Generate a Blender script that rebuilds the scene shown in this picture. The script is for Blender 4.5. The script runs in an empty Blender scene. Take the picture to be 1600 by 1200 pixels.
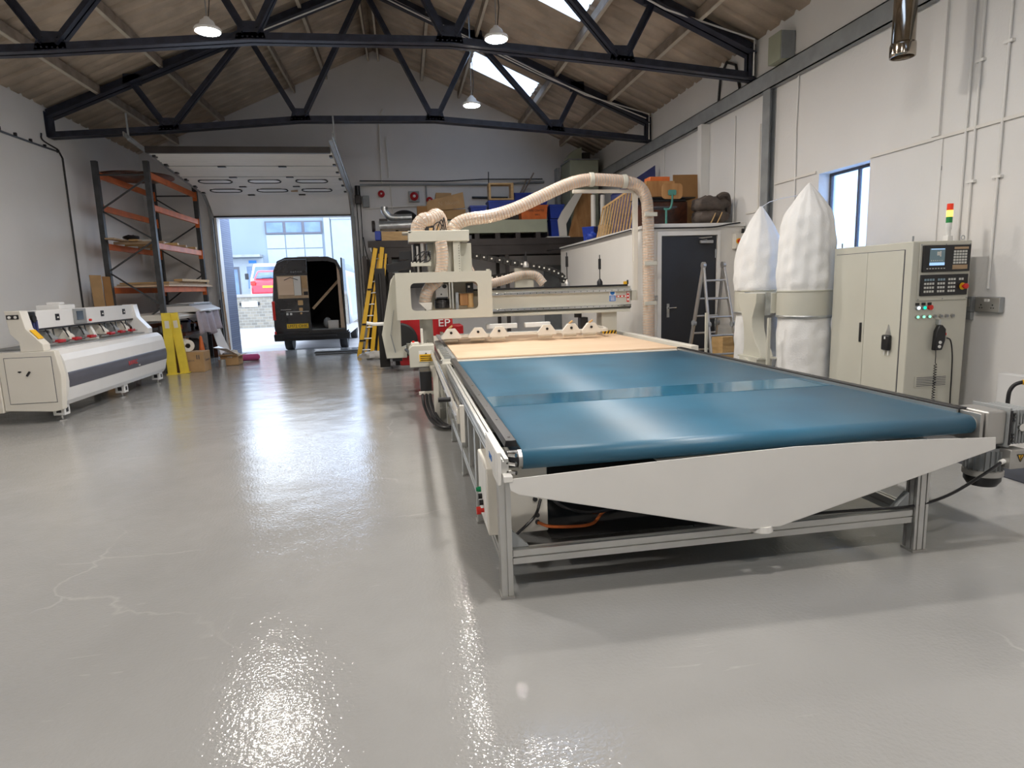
import bpy, bmesh, math, random
from mathutils import Vector, Matrix
random.seed(7)
SC = bpy.context.scene
COL = SC.collection
V = Vector
# ------------------------------------------------------------------ camera
cam = bpy.data.objects.new('camera', bpy.data.cameras.new('camera'))
COL.objects.link(cam)
YAW, PITCH, ROLL = 0.1647, 0.15727, -0.03193
cy, sy, cp, sp = math.cos(YAW), math.sin(YAW), math.cos(PITCH), math.sin(PITCH)
fw = V((sy*cp, cy*cp, -sp)); rt = V((cy, -sy, 0)); up = rt.cross(fw)
cr, sr = math.cos(ROLL), math.sin(ROLL)
rt2, up2 = cr*rt + sr*up, -sr*rt + cr*up
cam.matrix_world = Matrix(((rt2.x, up2.x, -fw.x, 0), (rt2.y, up2.y, -fw.y, 0), (rt2.z, up2.z, -fw.z, 1.6), (0, 0, 0, 1)))
cam.data.sensor_width = 36; cam.data.lens = 21.96; cam.data.clip_start = 0.05; cam.data.clip_end = 500
SC.camera = cam
# ------------------------------------------------------------------ world and exposure
SC.view_settings.view_transform = 'Standard'; SC.view_settings.look = 'None'
SC.view_settings.gamma = 1; SC.view_settings.exposure = 0.80; SC.view_settings.use_curve_mapping = False
w = bpy.data.worlds.new('sky'); SC.world = w; w.use_nodes = True
nt = w.node_tree; bg = nt.nodes['Background']
SKY_STRENGTH = 3.2
tc = nt.nodes.new('ShaderNodeTexCoord'); no = nt.nodes.new('ShaderNodeTexNoise'); rp = nt.nodes.new('ShaderNodeValToRGB')
no.inputs['Scale'].default_value = 2.5; no.inputs['Detail'].default_value = 5
rp.color_ramp.elements[0].color = (0.50, 0.68, 1.0, 1); rp.color_ramp.elements[1].color = (0.80, 0.90, 1.0, 1)
rp.color_ramp.elements[0].position = .35; rp.color_ramp.elements[1].position = .65
nt.links.new(tc.outputs['Generated'], no.inputs['Vector']); nt.links.new(no.outputs['Fac'], rp.inputs['Fac'])
nt.links.new(rp.outputs['Color'], bg.inputs['Color']); bg.inputs['Strength'].default_value = SKY_STRENGTH
LAMP_STRENGTH = 265.0
LAMP_SPOTS = [(-2.2, 8.79), (1.39, 8.74), (1.39, 11.8), (-2.2, 5.7), (1.39, 5.7), (1.39, 2.65), (-2.2, -0.4), (1.39, -0.4)]

# ------------------------------------------------------------------ materials
def mat(name, col, rough=.5, metal=0, var=.06, vscale=3, bump=0, bscale=40, emit=0, trans=0, alpha=1, coat=0, spec=.5, ior=1.45, col2=None):
    m = bpy.data.materials.new(name); m.use_nodes = True
    n = m.node_tree; b = n.nodes['Principled BSDF']; L = n.links
    c = (*col, 1)
    b.inputs['Roughness'].default_value = rough; b.inputs['Metallic'].default_value = metal
    b.inputs['Specular IOR Level'].default_value = spec; b.inputs['IOR'].default_value = ior
    b.inputs['Transmission Weight'].default_value = trans; b.inputs['Alpha'].default_value = alpha
    b.inputs['Coat Weight'].default_value = coat; b.inputs['Coat Roughness'].default_value = .08
    t = n.nodes.new('ShaderNodeTexCoord')
    nz = n.nodes.new('ShaderNodeTexNoise'); nz.inputs['Scale'].default_value = vscale; nz.inputs['Detail'].default_value = 6
    L.new(t.outputs['Object'], nz.inputs['Vector'])
    mx = n.nodes.new('ShaderNodeMix'); mx.data_type = 'RGBA'
    d = [max(0, k*(1-var)) for k in col] if col2 is None else col2
    u = [min(1, k*(1+var)) for k in col] if col2 is None else col
    mx.inputs['A'].default_value = (*d, 1); mx.inputs['B'].default_value = (*u, 1)
    rr = n.nodes.new('ShaderNodeMapRange'); rr.inputs['From Min'].default_value = .35; rr.inputs['From Max'].default_value = .65
    L.new(nz.outputs['Fac'], rr.inputs['Value']); L.new(rr.outputs['Result'], mx.inputs['Factor'])
    L.new(mx.outputs['Result'], b.inputs['Base Color'])
    if emit:
        b.inputs['Emission Color'].default_value = c; b.inputs['Emission Strength'].default_value = emit
    if bump:
        n2 = n.nodes.new('ShaderNodeTexNoise'); n2.inputs['Scale'].default_value = bscale; n2.inputs['Detail'].default_value = 3
        L.new(t.outputs['Object'], n2.inputs['Vector'])
        bp = n.nodes.new('ShaderNodeBump'); bp.inputs['Strength'].default_value = bump; bp.inputs['Distance'].default_value = .01
        L.new(n2.outputs['Fac'], bp.inputs['Height']); L.new(bp.outputs['Normal'], b.inputs['Normal'])
    return m
def wood(name, c1, c2, scale=(1, 12, 12), rough=.55, dist=3):
    m = mat(name, c1, rough); n = m.node_tree; b = n.nodes['Principled BSDF']; L = n.links
    t = n.nodes.new('ShaderNodeTexCoord'); mp = n.nodes.new('ShaderNodeMapping'); mp.inputs['Scale'].default_value = scale
    z = n.nodes.new('ShaderNodeTexNoise'); z.inputs['Scale'].default_value = 1.6; z.inputs['Detail'].default_value = 8; z.inputs['Distortion'].default_value = dist*.2
    r = n.nodes.new('ShaderNodeValToRGB'); r.color_ramp.elements[0].color = (*c2, 1); r.color_ramp.elements[1].color = (*c1, 1)
    r.color_ramp.elements[0].position = .32; r.color_ramp.elements[1].position = .66
    L.new(t.outputs['Object'], mp.inputs['Vector']); L.new(mp.outputs['Vector'], z.inputs['Vector']); L.new(z.outputs['Fac'], r.inputs['Fac']); L.new(r.outputs['Color'], b.inputs['Base Color'])
    return m
def floor_mat():
    m = mat('grey_epoxy', (.335, .33, .315), .13); n = m.node_tree; b = n.nodes['Principled BSDF']; L = n.links
    t = n.nodes.new('ShaderNodeTexCoord')
    def N(scale, det=5, dist=0, mscale=None):
        z = n.nodes.new('ShaderNodeTexNoise'); z.inputs['Scale'].default_value = scale; z.inputs['Detail'].default_value = det; z.inputs['Distortion'].default_value = dist
        if mscale:
            mp = n.nodes.new('ShaderNodeMapping'); mp.inputs['Scale'].default_value = mscale; mp.inputs['Rotation'].default_value = (0, 0, .3)
            L.new(t.outputs['Object'], mp.inputs['Vector']); L.new(mp.outputs['Vector'], z.inputs['Vector'])
        else: L.new(t.outputs['Object'], z.inputs['Vector'])
        return z
    def R(src, a, b_, c, d):
        r = n.nodes.new('ShaderNodeMapRange'); r.inputs['From Min'].default_value = a; r.inputs['From Max'].default_value = b_
        r.inputs['To Min'].default_value = c; r.inputs['To Max'].default_value = d; L.new(src, r.inputs['Value']); return r.outputs['Result']
    def MX(f, a, c):
        x = n.nodes.new('ShaderNodeMix'); x.data_type = 'RGBA'; L.new(f, x.inputs['Factor'])
        for s, k in ((a, 'A'), (c, 'B')):
            if isinstance(s, tuple): x.inputs[k].default_value = (*s, 1)
            else: L.new(s, x.inputs[k])
        return x.outputs['Result']
    big = N(.55, 6, .4); fine = N(7, 8)
    base = MX(R(big.outputs['Fac'], .35, .65, 0, 1), (.30, .30, .295), (.36, .36, .352))
    base = MX(R(fine.outputs['Fac'], .4, .7, 0, .35), base, (.31, .31, .30))
    # scuffs and fine pale scratches
    sc = N(3.2, 9, 1.2, (1, 7, 1)); sc2 = N(1.1, 3)
    mu = n.nodes.new('ShaderNodeMath'); mu.operation = 'MULTIPLY'
    L.new(R(sc.outputs['Fac'], .66, .72, 0, 1), mu.inputs[0]); L.new(R(sc2.outputs['Fac'], .5, .62, 0, .55), mu.inputs[1])
    base = MX(mu.outputs['Value'], base, (.44, .435, .42))
    vo = n.nodes.new('ShaderNodeTexVoronoi'); vo.feature = 'DISTANCE_TO_EDGE'; vo.inputs['Scale'].default_value = .38
    wz = N(1.7, 5); mp = n.nodes.new('ShaderNodeVectorMath'); mp.operation = 'ADD'; sc3 = n.nodes.new('ShaderNodeVectorMath'); sc3.operation = 'SCALE'; sc3.inputs['Scale'].default_value = .6
    L.new(wz.outputs['Color'], sc3.inputs[0]); L.new(t.outputs['Object'], mp.inputs[0]); L.new(sc3.outputs['Vector'], mp.inputs[1]); L.new(mp.outputs['Vector'], vo.inputs['Vector'])
    mk = n.nodes.new('ShaderNodeMath'); mk.operation = 'MULTIPLY'; L.new(R(vo.outputs['Distance'], 0, .006, 1, 0), mk.inputs[0]); L.new(R(N(.9, 2).outputs['Fac'], .52, .6, 0, .4), mk.inputs[1])
    base = MX(mk.outputs['Value'], base, (.50, .49, .47))
    L.new(base, b.inputs['Base Color'])
    L.new(R(N(1.3, 6, .5).outputs['Fac'], .3, .7, .04, .10), b.inputs['Roughness'])
    h = N(55, 2); h2 = N(1.8, 3)
    ad = n.nodes.new('ShaderNodeMath'); ad.operation = 'MULTIPLY_ADD'; ad.inputs[1].default_value = 5; L.new(h2.outputs['Fac'], ad.inputs[0]); L.new(h.outputs['Fac'], ad.inputs[2])
    bp = n.nodes.new('ShaderNodeBump'); bp.inputs['Strength'].default_value = .30; bp.inputs['Distance'].default_value = .006
    L.new(ad.outputs['Value'], bp.inputs['Height']); L.new(bp.outputs['Normal'], b.inputs['Normal'])
    b.inputs['Specular IOR Level'].default_value = .85
    return m
def brick_mat(name, c1, c2, mortar, sx=1, scale=4, rot=None):
    m = mat(name, c1, .85); n = m.node_tree; b = n.nodes['Principled BSDF']; L = n.links
    t = n.nodes.new('ShaderNodeTexCoord'); mp = n.nodes.new('ShaderNodeMapping')
    if rot: mp.inputs['Rotation'].default_value = rot
    k = n.nodes.new('ShaderNodeTexBrick'); k.inputs['Color1'].default_value = (*c1, 1); k.inputs['Color2'].default_value = (*c2, 1); k.inputs['Mortar'].default_value = (*mortar, 1)
    k.inputs['Scale'].default_value = scale; k.inputs['Mortar Size'].default_value = .02
    L.new(t.outputs['Object'], mp.inputs['Vector']); L.new(mp.outputs['Vector'], k.inputs['Vector']); L.new(k.outputs['Color'], b.inputs['Base Color'])
    bp = n.nodes.new('ShaderNodeBump'); bp.inputs['Strength'].default_value = .5; bp.inputs['Distance'].default_value = .01; bp.invert = True
    L.new(k.outputs['Fac'], bp.inputs['Height']); L.new(bp.outputs['Normal'], b.inputs['Normal'])
    return m
M = {}
M['floor'] = floor_mat()
M['wall'] = mat('painted_wall', (.74, .73, .71), .6, var=.025, vscale=.8, bump=.25, bscale=25)
M['wallfar'] = mat('painted_gable', (.72, .705, .69), .65, var=.04, vscale=.7, bump=.3, bscale=18)
M['panel'] = mat('painted_boarding', (.74, .715, .665), .5, var=.02, vscale=1.2, bump=.1)
M['roof'] = mat('fibre_cement', (.52, .43, .335), .9, var=.16, vscale=2.2, bump=.4, bscale=30)
M['purlin'] = mat('aged_timber', (.30, .245, .195), .85, var=.2, vscale=4, bump=.4)
M['purlinw'] = mat('pale_painted_timber', (.62, .56, .46), .7, var=.08)
M['steel'] = mat('navy_steel', (.032, .036, .055), .42, metal=.0, var=.25, vscale=6, bump=.25, bscale=60)
M['gsteel'] = mat('grey_painted_steel', (.27, .285, .29), .4, metal=.0, var=.12, vscale=4)
M['white'] = mat('white_paint', (.78, .77, .74), .4, var=.02)
M['cream'] = mat('cream_powder_coat', (.56, .55, .475), .38, var=.02, vscale=2)
M['creamw'] = mat('ivory_powder_coat', (.72, .69, .62), .38, var=.02, vscale=2)
M['offwhite'] = mat('white_powder_coat', (.76, .76, .755), .3, var=.015)
M['dgrey'] = mat('dark_grey_band', (.09, .09, .11), .35)
M['black'] = mat('black_plastic', (.016, .016, .018), .35, var=.2)
M['blackm'] = mat('matte_black', (.02, .019, .018), .75, var=.2)
M['rubber'] = mat('rubber', (.018, .018, .018), .6)
M['alu'] = mat('anodised_aluminium', (.62, .62, .60), .32, metal=.85, var=.05)
M['alud'] = mat('dull_aluminium', (.50, .49, .47), .4, metal=.8, var=.08)
M['chrome'] = mat('chrome', (.75, .75, .74), .12, metal=1, var=.03)
M['galv'] = mat('galvanised', (.50, .52, .53), .33, metal=.8, var=.15, vscale=12)
M['duct'] = mat('polished_steel_duct', (.42, .37, .31), .12, metal=1, var=.1, vscale=8)
M['belt'] = mat('teal_belt', (.024, .135, .23), .42, var=.14, vscale=1.4, bump=.05, bscale=90, spec=1.0)
M['splice'] = mat('polished_belt_splice', (.03, .15, .25), .12, var=.2, vscale=2, spec=1.0)
M['orange'] = mat('orange_beam', (.62, .145, .03), .45, var=.12, vscale=5)
M['rackp'] = mat('dark_rack_post', (.05, .052, .055), .45, var=.2, vscale=8)
M['mdf'] = wood('mdf_board', (.80, .60, .42), (.74, .53, .35), (.6, 3, 3), .5)
M['ply'] = wood('plywood', (.44, .235, .09), (.31, .145, .05), (6, 6, 1), .55)
M['pine'] = wood('pine', (.62, .41, .19), (.50, .31, .13), (3, 3, 14), .5)
M['timber'] = wood('raw_timber', (.50, .36, .22), (.36, .24, .14), (2, 10, 10), .6)
M['dwood'] = wood('dark_veneer', (.085, .028, .014), (.04, .014, .008), (6, 2, 6), .3)
M['card'] = mat('cardboard', (.42, .265, .13), .85, var=.08, vscale=5)
M['cardd'] = mat('brown_board', (.30, .155, .055), .75, var=.08)
M['yellow'] = mat('yellow_paint', (.80, .46, .015), .4, var=.07)
M['yellowl'] = mat('pale_yellow_paint', (.80, .62, .07), .4, var=.1)
M['red'] = mat('red_paint', (.42, .015, .02), .35, var=.1)
M['redb'] = mat('red_plastic', (.65, .03, .02), .35)
M['blue'] = mat('blue_plastic', (.022, .055, .36), .38, var=.12)
M['navy'] = mat('navy_panel', (.04, .05, .16), .5, var=.2)
M['green'] = mat('green_plastic', (.0, .30, .12), .4)
M['teal'] = mat('teal_enamel', (.08, .27, .23), .4, var=.1)
M['fabric'] = mat('white_filter_cloth', (.80, .80, .79), .85, var=.02, bump=.35, bscale=60)
M['bagf'] = mat('brown_nylon', (.085, .066, .055), .6, var=.35, vscale=6, bump=.6, bscale=14)
M['cloth'] = mat('mauve_cloth', (.42, .37, .40), .8, var=.15, bump=.6, bscale=10)
M['polythene'] = mat('crumpled_polythene', (.62, .60, .56), .35, var=.1, bump=.8, bscale=15)
M['sage'] = mat('sage_green_sheet', (.34, .36, .27), .5, var=.05)
M['glass'] = mat('window_glass', (.9, .95, 1), .03, trans=.95, ior=1.1, var=0)
M['frost'] = mat('obscured_glass', (.40, .53, .74), .45, trans=.95, ior=1.15, var=.03, bump=.3, bscale=30)
M['copper'] = mat('copper_wire', (.55, .36, .24), .4, metal=.3)
M['brown'] = mat('brown_steel', (.035, .028, .026), .5, var=.2)
M['magenta'] = mat('magenta_cover', (.42, .06, .20), .35)
M['yard'] = mat('yard_concrete', (.36, .335, .33), .85, var=.1, vscale=1)
M['stone'] = brick_mat('old_stonework', (.30, .26, .20), (.20, .18, .15), (.33, .31, .27), scale=1.8, rot=(math.pi/2, 0, 0))
M['greybrick'] = brick_mat('blue_painted_brick', (.20, .23, .32), (.17, .20, .29), (.13, .15, .2), scale=4.2, rot=(math.pi/2, 0, 0))
M['facade'] = mat('pale_blue_render', (.21, .255, .30), .7, var=.03, vscale=.6)
M['facadel'] = mat('pale_panel', (.31, .35, .385), .5, var=.03)
M['wglass'] = mat('reflective_window', (.10, .16, .26), .08, var=.3, vscale=.8, spec=.8)
M['carred'] = mat('red_car_paint', (.62, .02, .04), .2, coat=.6)
M['vanp'] = mat('dark_van_paint', (.022, .021, .023), .22, coat=.7, var=.1)
M['silver'] = mat('van_side_silver', (.42, .46, .52), .25, metal=.1)
M['plate'] = mat('yellow_plate', (.80, .52, .03), .5)
M['interior'] = mat('van_interior', (.012, .012, .012), .8)
M['concrete'] = mat('dark_mat', (.045, .05, .065), .7, var=.2)
M['paper'] = mat('white_label', (.78, .78, .76), .6)
M['bluesign'] = mat('blue_sign', (.02, .17, .55), .5)
M['screen'] = mat('lcd_screen', (.10, .15, .17), .2, emit=.25)
M['dscreen'] = mat('dark_screen_glass', (.035, .05, .07), .15)
M['screenb'] = mat('lcd_bar', (.30, .50, .80), .2, emit=.6)
M['keys'] = mat('pale_keys', (.62, .62, .58), .5)
M['keysb'] = mat('blue_grey_keys', (.24, .34, .40), .5)
M['ledg'] = mat('green_lamp', (.25, .95, .55), .3, emit=.8)
M['ledt'] = mat('teal_lamp', (.0, .65, .42), .3, emit=.7)
M['ledw'] = mat('white_lamp', (.65, .80, 1.0), .3, emit=1.2)
M['amber'] = mat('amber_lamp', (1.0, .55, .08), .3, emit=1.6)
M['redl'] = mat('red_lens', (.75, .05, .02), .3, emit=.15)
M['greenl'] = mat('green_lens', (.03, .28, .08), .3)
M['lamp'] = mat('led_lens', (1.0, .93, .85), .4, emit=LAMP_STRENGTH)
M['skylight'] = None
def skylight_mat():
    m = bpy.data.materials.new('translucent_sheet'); m.use_nodes = True; n = m.node_tree; n.nodes.remove(n.nodes['Principled BSDF'])
    t = n.nodes.new('ShaderNodeBsdfTranslucent'); t.inputs['Color'].default_value = (.58, .64, .72, 1)
    d = n.nodes.new('ShaderNodeBsdfTransparent'); d.inputs['Color'].default_value = (.40, .46, .55, 1)
    z = n.nodes.new('ShaderNodeMixShader'); z.inputs[0].default_value = .3
    n.links.new(t.outputs[0], z.inputs[1]); n.links.new(d.outputs[0], z.inputs[2]); n.links.new(z.outputs[0], n.nodes['Material Output'].inputs['Surface'])
    return m
M['skylight'] = skylight_mat()
def hose_mat():
    m = bpy.data.materials.new('clear_ribbed_hose'); m.use_nodes = True; n = m.node_tree; b = n.nodes['Principled BSDF']
    b.inputs['Base Color'].default_value = (.86, .80, .72, 1); b.inputs['Roughness'].default_value = .18; b.inputs['Specular IOR Level'].default_value = .9
    d = n.nodes.new('ShaderNodeBsdfTransparent'); d.inputs['Color'].default_value = (.97, .88, .78, 1)
    lw = n.nodes.new('ShaderNodeLayerWeight'); lw.inputs['Blend'].default_value = .35
    r = n.nodes.new('ShaderNodeMapRange'); r.inputs['To Min'].default_value = .62; r.inputs['To Max'].default_value = .05
    z = n.nodes.new('ShaderNodeMixShader'); L = n.links
    L.new(lw.outputs['Facing'], r.inputs['Value']); L.new(r.outputs['Result'], z.inputs[0]); L.new(b.outputs[0], z.inputs[1]); L.new(d.outputs[0], z.inputs[2])
    L.new(z.outputs[0], n.nodes['Material Output'].inputs['Surface'])
    return m
M['hose'] = hose_mat()

# ------------------------------------------------------------------ mesh builder
class MB:
    def __init__(s): s.v = []; s.f = []
    def add(s, vs, fs):
        k = len(s.v); s.v += [V(p) for p in vs]; s.f += [[i+k for i in f] for f in fs]; return s
    def box(s, x0, x1, y0, y1, z0, z1):
        return s.add([(x0, y0, z0), (x1, y0, z0), (x1, y1, z0), (x0, y1, z0), (x0, y0, z1), (x1, y0, z1), (x1, y1, z1), (x0, y1, z1)],
                     [(3, 2, 1, 0), (4, 5, 6, 7), (0, 1, 5, 4), (1, 2, 6, 5), (2, 3, 7, 6), (3, 0, 4, 7)])
    def frame(s, p, q, upv=(0, 0, 1)):
        p, q, u = V(p), V(q), V(upv); d = (q-p).normalized()
        if abs(d.dot(u)) > .98: u = V((0, 1, 0))
        a = d.cross(u).normalized(); return p, q, a, a.cross(d).normalized()
    def sweep(s, p, q, sec, upv=(0, 0, 1)):
        p, q, a, b = s.frame(p, q, upv); n = len(sec)
        vs = [p+a*x+b*y for x, y in sec]+[q+a*x+b*y for x, y in sec]
        return s.add(vs, [(i, (i+1) % n, n+(i+1) % n, n+i) for i in range(n)]+[tuple(range(n))[::-1], tuple(range(n, 2*n))])
    def bar(s, p, q, w_, h, upv=(0, 0, 1)):
        return s.sweep(p, q, [(-w_/2, -h/2), (w_/2, -h/2), (w_/2, h/2), (-w_/2, h/2)], upv)
    def ext(s, p, q, w_, h, upv=(0, 0, 1), slots=1, g=.008):
        # slotted aluminium extrusion
        W, H = w_/2, h/2; pts = []
        def side(ax, ay, bx, by, k):
            L = math.hypot(bx-ax, by-ay); ux, uy = (bx-ax)/L, (by-ay)/L; nx, ny = -uy, ux
            pts.append((ax, ay))
            for i in range(k):
                c = L*(i+.5)/k
                for o, dd in ((-g/2, 0), (-g/2, g*1.4), (g/2, g*1.4), (g/2, 0)):
                    pts.append((ax+ux*(c+o)+nx*dd, ay+uy*(c+o)+ny*dd))
        kx = max(1, round(w_/.05)); ky = max(1, round(h/.05))
        side(-W, -H, W, -H, kx); side(W, -H, W, H, ky); side(W, H, -W, H, kx); side(-W, H, -W, -H, ky)
        return s.sweep(p, q, pts, upv)
    def cyl(s, p, q, r, n=16, r2=None):
        r2 = r if r2 is None else r2; p, q, a, b = s.frame(p, q)
        vs = []
        for c, rr in ((p, r), (q, r2)):
            vs += [c+(a*math.cos(t)+b*math.sin(t))*rr for t in [2*math.pi*i/n for i in range(n)]]
        return s.add(vs, [(i, (i+1) % n, n+(i+1) % n, n+i) for i in range(n)]+[tuple(range(n))[::-1], tuple(range(n, 2*n))])
    def tube(s, pts, r, n=8, caps=True):
        pts = [V(p) for p in pts]; N = len(pts); rr = r if callable(r) else (lambda i: r)
        d0 = (pts[1]-pts[0]).normalized(); u = V((0, 0, 1)) if abs(d0.z) < .9 else V((0, 1, 0)); a = d0.cross(u).normalized()
        vs = []
        for i, p in enumerate(pts):
            d = (pts[min(i+1, N-1)]-pts[max(i-1, 0)]).normalized(); a = (a-d*a.dot(d)).normalized(); b = d.cross(a); R = rr(i)
            vs += [p+(a*math.cos(t)+b*math.sin(t))*R for t in [2*math.pi*k/n for k in range(n)]]
        fs = [(i*n+k, i*n+(k+1) % n, (i+1)*n+(k+1) % n, (i+1)*n+k) for i in range(N-1) for k in range(n)]
        if caps: fs += [tuple(range(n))[::-1], tuple(range((N-1)*n, N*n))]
        return s.add(vs, fs)
    def prism(s, poly, axis, a, b):
        # poly in the two other axes: x->(y,z) y->(x,z) z->(x,y)
        def P(u, v_, c): return {'x': (c, u, v_), 'y': (u, c, v_), 'z': (u, v_, c)}[axis]
        n = len(poly); vs = [P(u, v_, a) for u, v_ in poly]+[P(u, v_, b) for u, v_ in poly]
        return s.add(vs, [(i, (i+1) % n, n+(i+1) % n, n+i) for i in range(n)]+[tuple(range(n))[::-1], tuple(range(n, 2*n))])
    def holed(s, outer, hole, axis, a, b):
        # plate with one hole, both polygons with the same vertex count and order
        def P(u, v_, c): return {'x': (c, u, v_), 'y': (u, c, v_), 'z': (u, v_, c)}[axis]
        n = len(outer); vs = [P(*p, a) for p in outer]+[P(*p, a) for p in hole]+[P(*p, b) for p in outer]+[P(*p, b) for p in hole]
        fs = []
        for i in range(n):
            j = (i+1) % n
            fs += [(i, j, n+j, n+i), (2*n+i, 3*n+i, 3*n+j, 2*n+j), (i, 2*n+i, 2*n+j, j), (n+i, n+j, 3*n+j, 3*n+i)]
        return s.add(vs, fs)
    def lathe(s, prof, c=(0, 0, 0), n=20, axis='z', cap=True):
        c = V(c); vs = []
        for r, h in prof:
            for k in range(n):
                t = 2*math.pi*k/n; x, y = r*math.cos(t), r*math.sin(t)
                vs.append(c+V({'z': (x, y, h), 'x': (h, x, y), 'y': (x, h, y)}[axis]))
        N = len(prof); fs = [(i*n+k, i*n+(k+1) % n, (i+1)*n+(k+1) % n, (i+1)*n+k) for i in range(N-1) for k in range(n)]
        if cap: fs += [tuple(range(n))[::-1], tuple(range((N-1)*n, N*n))]
        return s.add(vs, fs)
    def ell(s, c, rx, ry, rz, n=16, m=10, fn=None):
        c = V(c); vs = []
        for i in range(m+1):
            a = math.pi*i/m-math.pi/2
            for k in range(n):
                t = 2*math.pi*k/n; d = V((math.cos(a)*math.cos(t), math.cos(a)*math.sin(t), math.sin(a)))
                q = fn(d) if fn else 1
                vs.append(c+V((d.x*rx, d.y*ry, d.z*rz))*q)
        return s.add(vs, [(i*n+k, i*n+(k+1) % n, (i+1)*n+(k+1) % n, (i+1)*n+k) for i in range(m) for k in range(n)])
    def grid(s, fn, nu, nv, th=None):
        vs = [V(fn(i/nu, j/nv)) for j in range(nv+1) for i in range(nu+1)]; W = nu+1
        fs = [(j*W+i, j*W+i+1, (j+1)*W+i+1, (j+1)*W+i) for j in range(nv) for i in range(nu)]
        return s.add(vs, fs)
def wpos(o):
    p = V((0, 0, 0))
    while o: p += o.location; o = o.parent
    return p
def obj(name, mb, material, parent=None, bevel=0, smooth=35, solid=0, local=False):
    off = V((0, 0, 0)) if (parent is None or local) else wpos(parent)
    me = bpy.data.meshes.new(name)
    me.from_pydata([p-off for p in mb.v], [], mb.f); me.update()
    bm = bmesh.new(); bm.from_mesh(me); bmesh.ops.recalc_face_normals(bm, faces=bm.faces); bm.to_mesh(me); bm.free()
    if smooth:
        me.shade_smooth(); me.set_sharp_from_angle(angle=math.radians(smooth))
    m = M[material] if isinstance(material, str) else material
    me.materials.append(m)
    o = bpy.data.objects.new(name, me); COL.objects.link(o)
    if parent: o.parent = parent
    if solid:
        d = o.modifiers.new('solid', 'SOLIDIFY'); d.thickness = solid; d.offset = 0
    if bevel:
        d = o.modifiers.new('bevel', 'BEVEL'); d.width = bevel; d.segments = 2; d.limit_method = 'ANGLE'; d.angle_limit = math.radians(40)
    return o
def tag(o, label, cat=None, group=None, kind=None):
    if label: o['label'] = label
    if cat: o['category'] = cat
    if group: o['group'] = group
    if kind: o['kind'] = kind
    return o
def thing(name, label, cat, loc=(0, 0, 0), rotz=0, group=None):
    o = bpy.data.objects.new(name, None); COL.objects.link(o); o.location = loc; o.rotation_euler = (0, 0, rotz); o.empty_display_size = .1
    return tag(o, label, cat, group)
def struct(name, mb, material, **k): return tag(obj(name, mb, material, **k), None, kind='structure')
def dup(root, loc, label=None, rotz=None, group=None):
    def cp(o, par):
        c = o.copy(); COL.objects.link(c)
        if par: c.parent = par
        for ch in list(o.children): cp(ch, c)
        return c
    r = cp(root, None); r.location = loc
    if rotz is not None: r.rotation_euler = (0, 0, rotz)
    if label: r['label'] = label
    if group: r['group'] = group
    return r
def text(name, s_, size, material, parent, loc, rot, ext=.002, align='CENTER', label=None, sx=1):
    cu = bpy.data.curves.new(name, 'FONT'); cu.body = s_; cu.size = size; cu.extrude = ext; cu.align_x = align; cu.align_y = 'CENTER'
    t = bpy.data.objects.new('t', cu); COL.objects.link(t)
    dg = bpy.context.evaluated_depsgraph_get(); me = bpy.data.meshes.new_from_object(t.evaluated_get(dg)); bpy.data.objects.remove(t)
    R = Matrix.Rotation(rot[2], 4, 'Z') @ Matrix.Rotation(rot[1], 4, 'Y') @ Matrix.Rotation(rot[0], 4, 'X')
    me.transform(Matrix.Translation(V(loc)-(wpos(parent) if parent else V((0, 0, 0)))) @ R @ Matrix.Diagonal((sx, 1, 1, 1)))
    me.materials.clear(); me.materials.append(M[material])
    o = bpy.data.objects.new(name, me); COL.objects.link(o)
    if parent: o.parent = parent
    if label: o['label'] = label
    return o
FACE = (math.pi/2, 0, 0)              # text on a surface facing the camera side (-Y)
LEFT = (math.pi/2, 0, -math.pi/2)     # text on a surface facing -X
def spline(pts, k=8):
    P = [V(p) for p in pts]; P = [P[0]*2-P[1]]+P+[P[-1]*2-P[-2]]; out = []
    for i in range(1, len(P)-2):
        a, b, c, d = P[i-1:i+3]
        for j in range(k):
            t = j/k; out.append(.5*((2*b)+(c-a)*t+(2*a-5*b+4*c-d)*t*t+(3*b-a-3*c+d)*t**3))
    out.append(P[-2]); return out
def rrect(x0, x1, z0, z1, r, n=5):
    out = []
    for cx, cz, a0 in ((x1-r, z1-r, 0), (x0+r, z1-r, 90), (x0+r, z0+r, 180), (x1-r, z0+r, 270)):
        out += [(cx+r*math.cos(math.radians(a0+90*i/n)), cz+r*math.sin(math.radians(a0+90*i/n))) for i in range(n+1)]
    return out
def outer_for(x0, x1, z0, z1, n=5):
    out = []
    for cx, cz in ((x1, z1), (x0, z1), (x0, z0), (x1, z0)): out += [(cx, cz)]*(n+1)
    return out
# ================================================================== THE SHELL
XL, XR, YF, YN = -6.4, 5.5, 17.8, -6.5
RX, RZ, SL = -0.45, 7.75, 0.437
def rz(x): return RZ-SL*abs(x-RX)
struct('floor', MB().box(XL-.1, XR+.1, YN-.1, YF+.35, -.12, 0), 'floor')
DL, DR, DT = -4.71, -1.30, 3.57
def gable(y0, y1, door):
    m = MB()
    if door:
        m.box(XL-.2, DL, y0, y1, -.1, DT); m.box(DR, XR+.2, y0, y1, -.1, DT)
        m.prism([(XL-.2, DT), (XR+.2, DT), (XR+.2, rz(XR)+.05), (RX, RZ+.12), (XL-.2, rz(XL)+.05)], 'y', y0, y1)
    else:
        m.prism([(XL-.2, -.1), (XR+.2, -.1), (XR+.2, rz(XR)+.05), (RX, RZ+.12), (XL-.2, rz(XL)+.05)], 'y', y0, y1)
    return m
struct('wall_far', gable(YF, YF+.3, True), 'wallfar')
struct('wall_near', gable(YN-.3, YN, False), 'wall')
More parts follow.
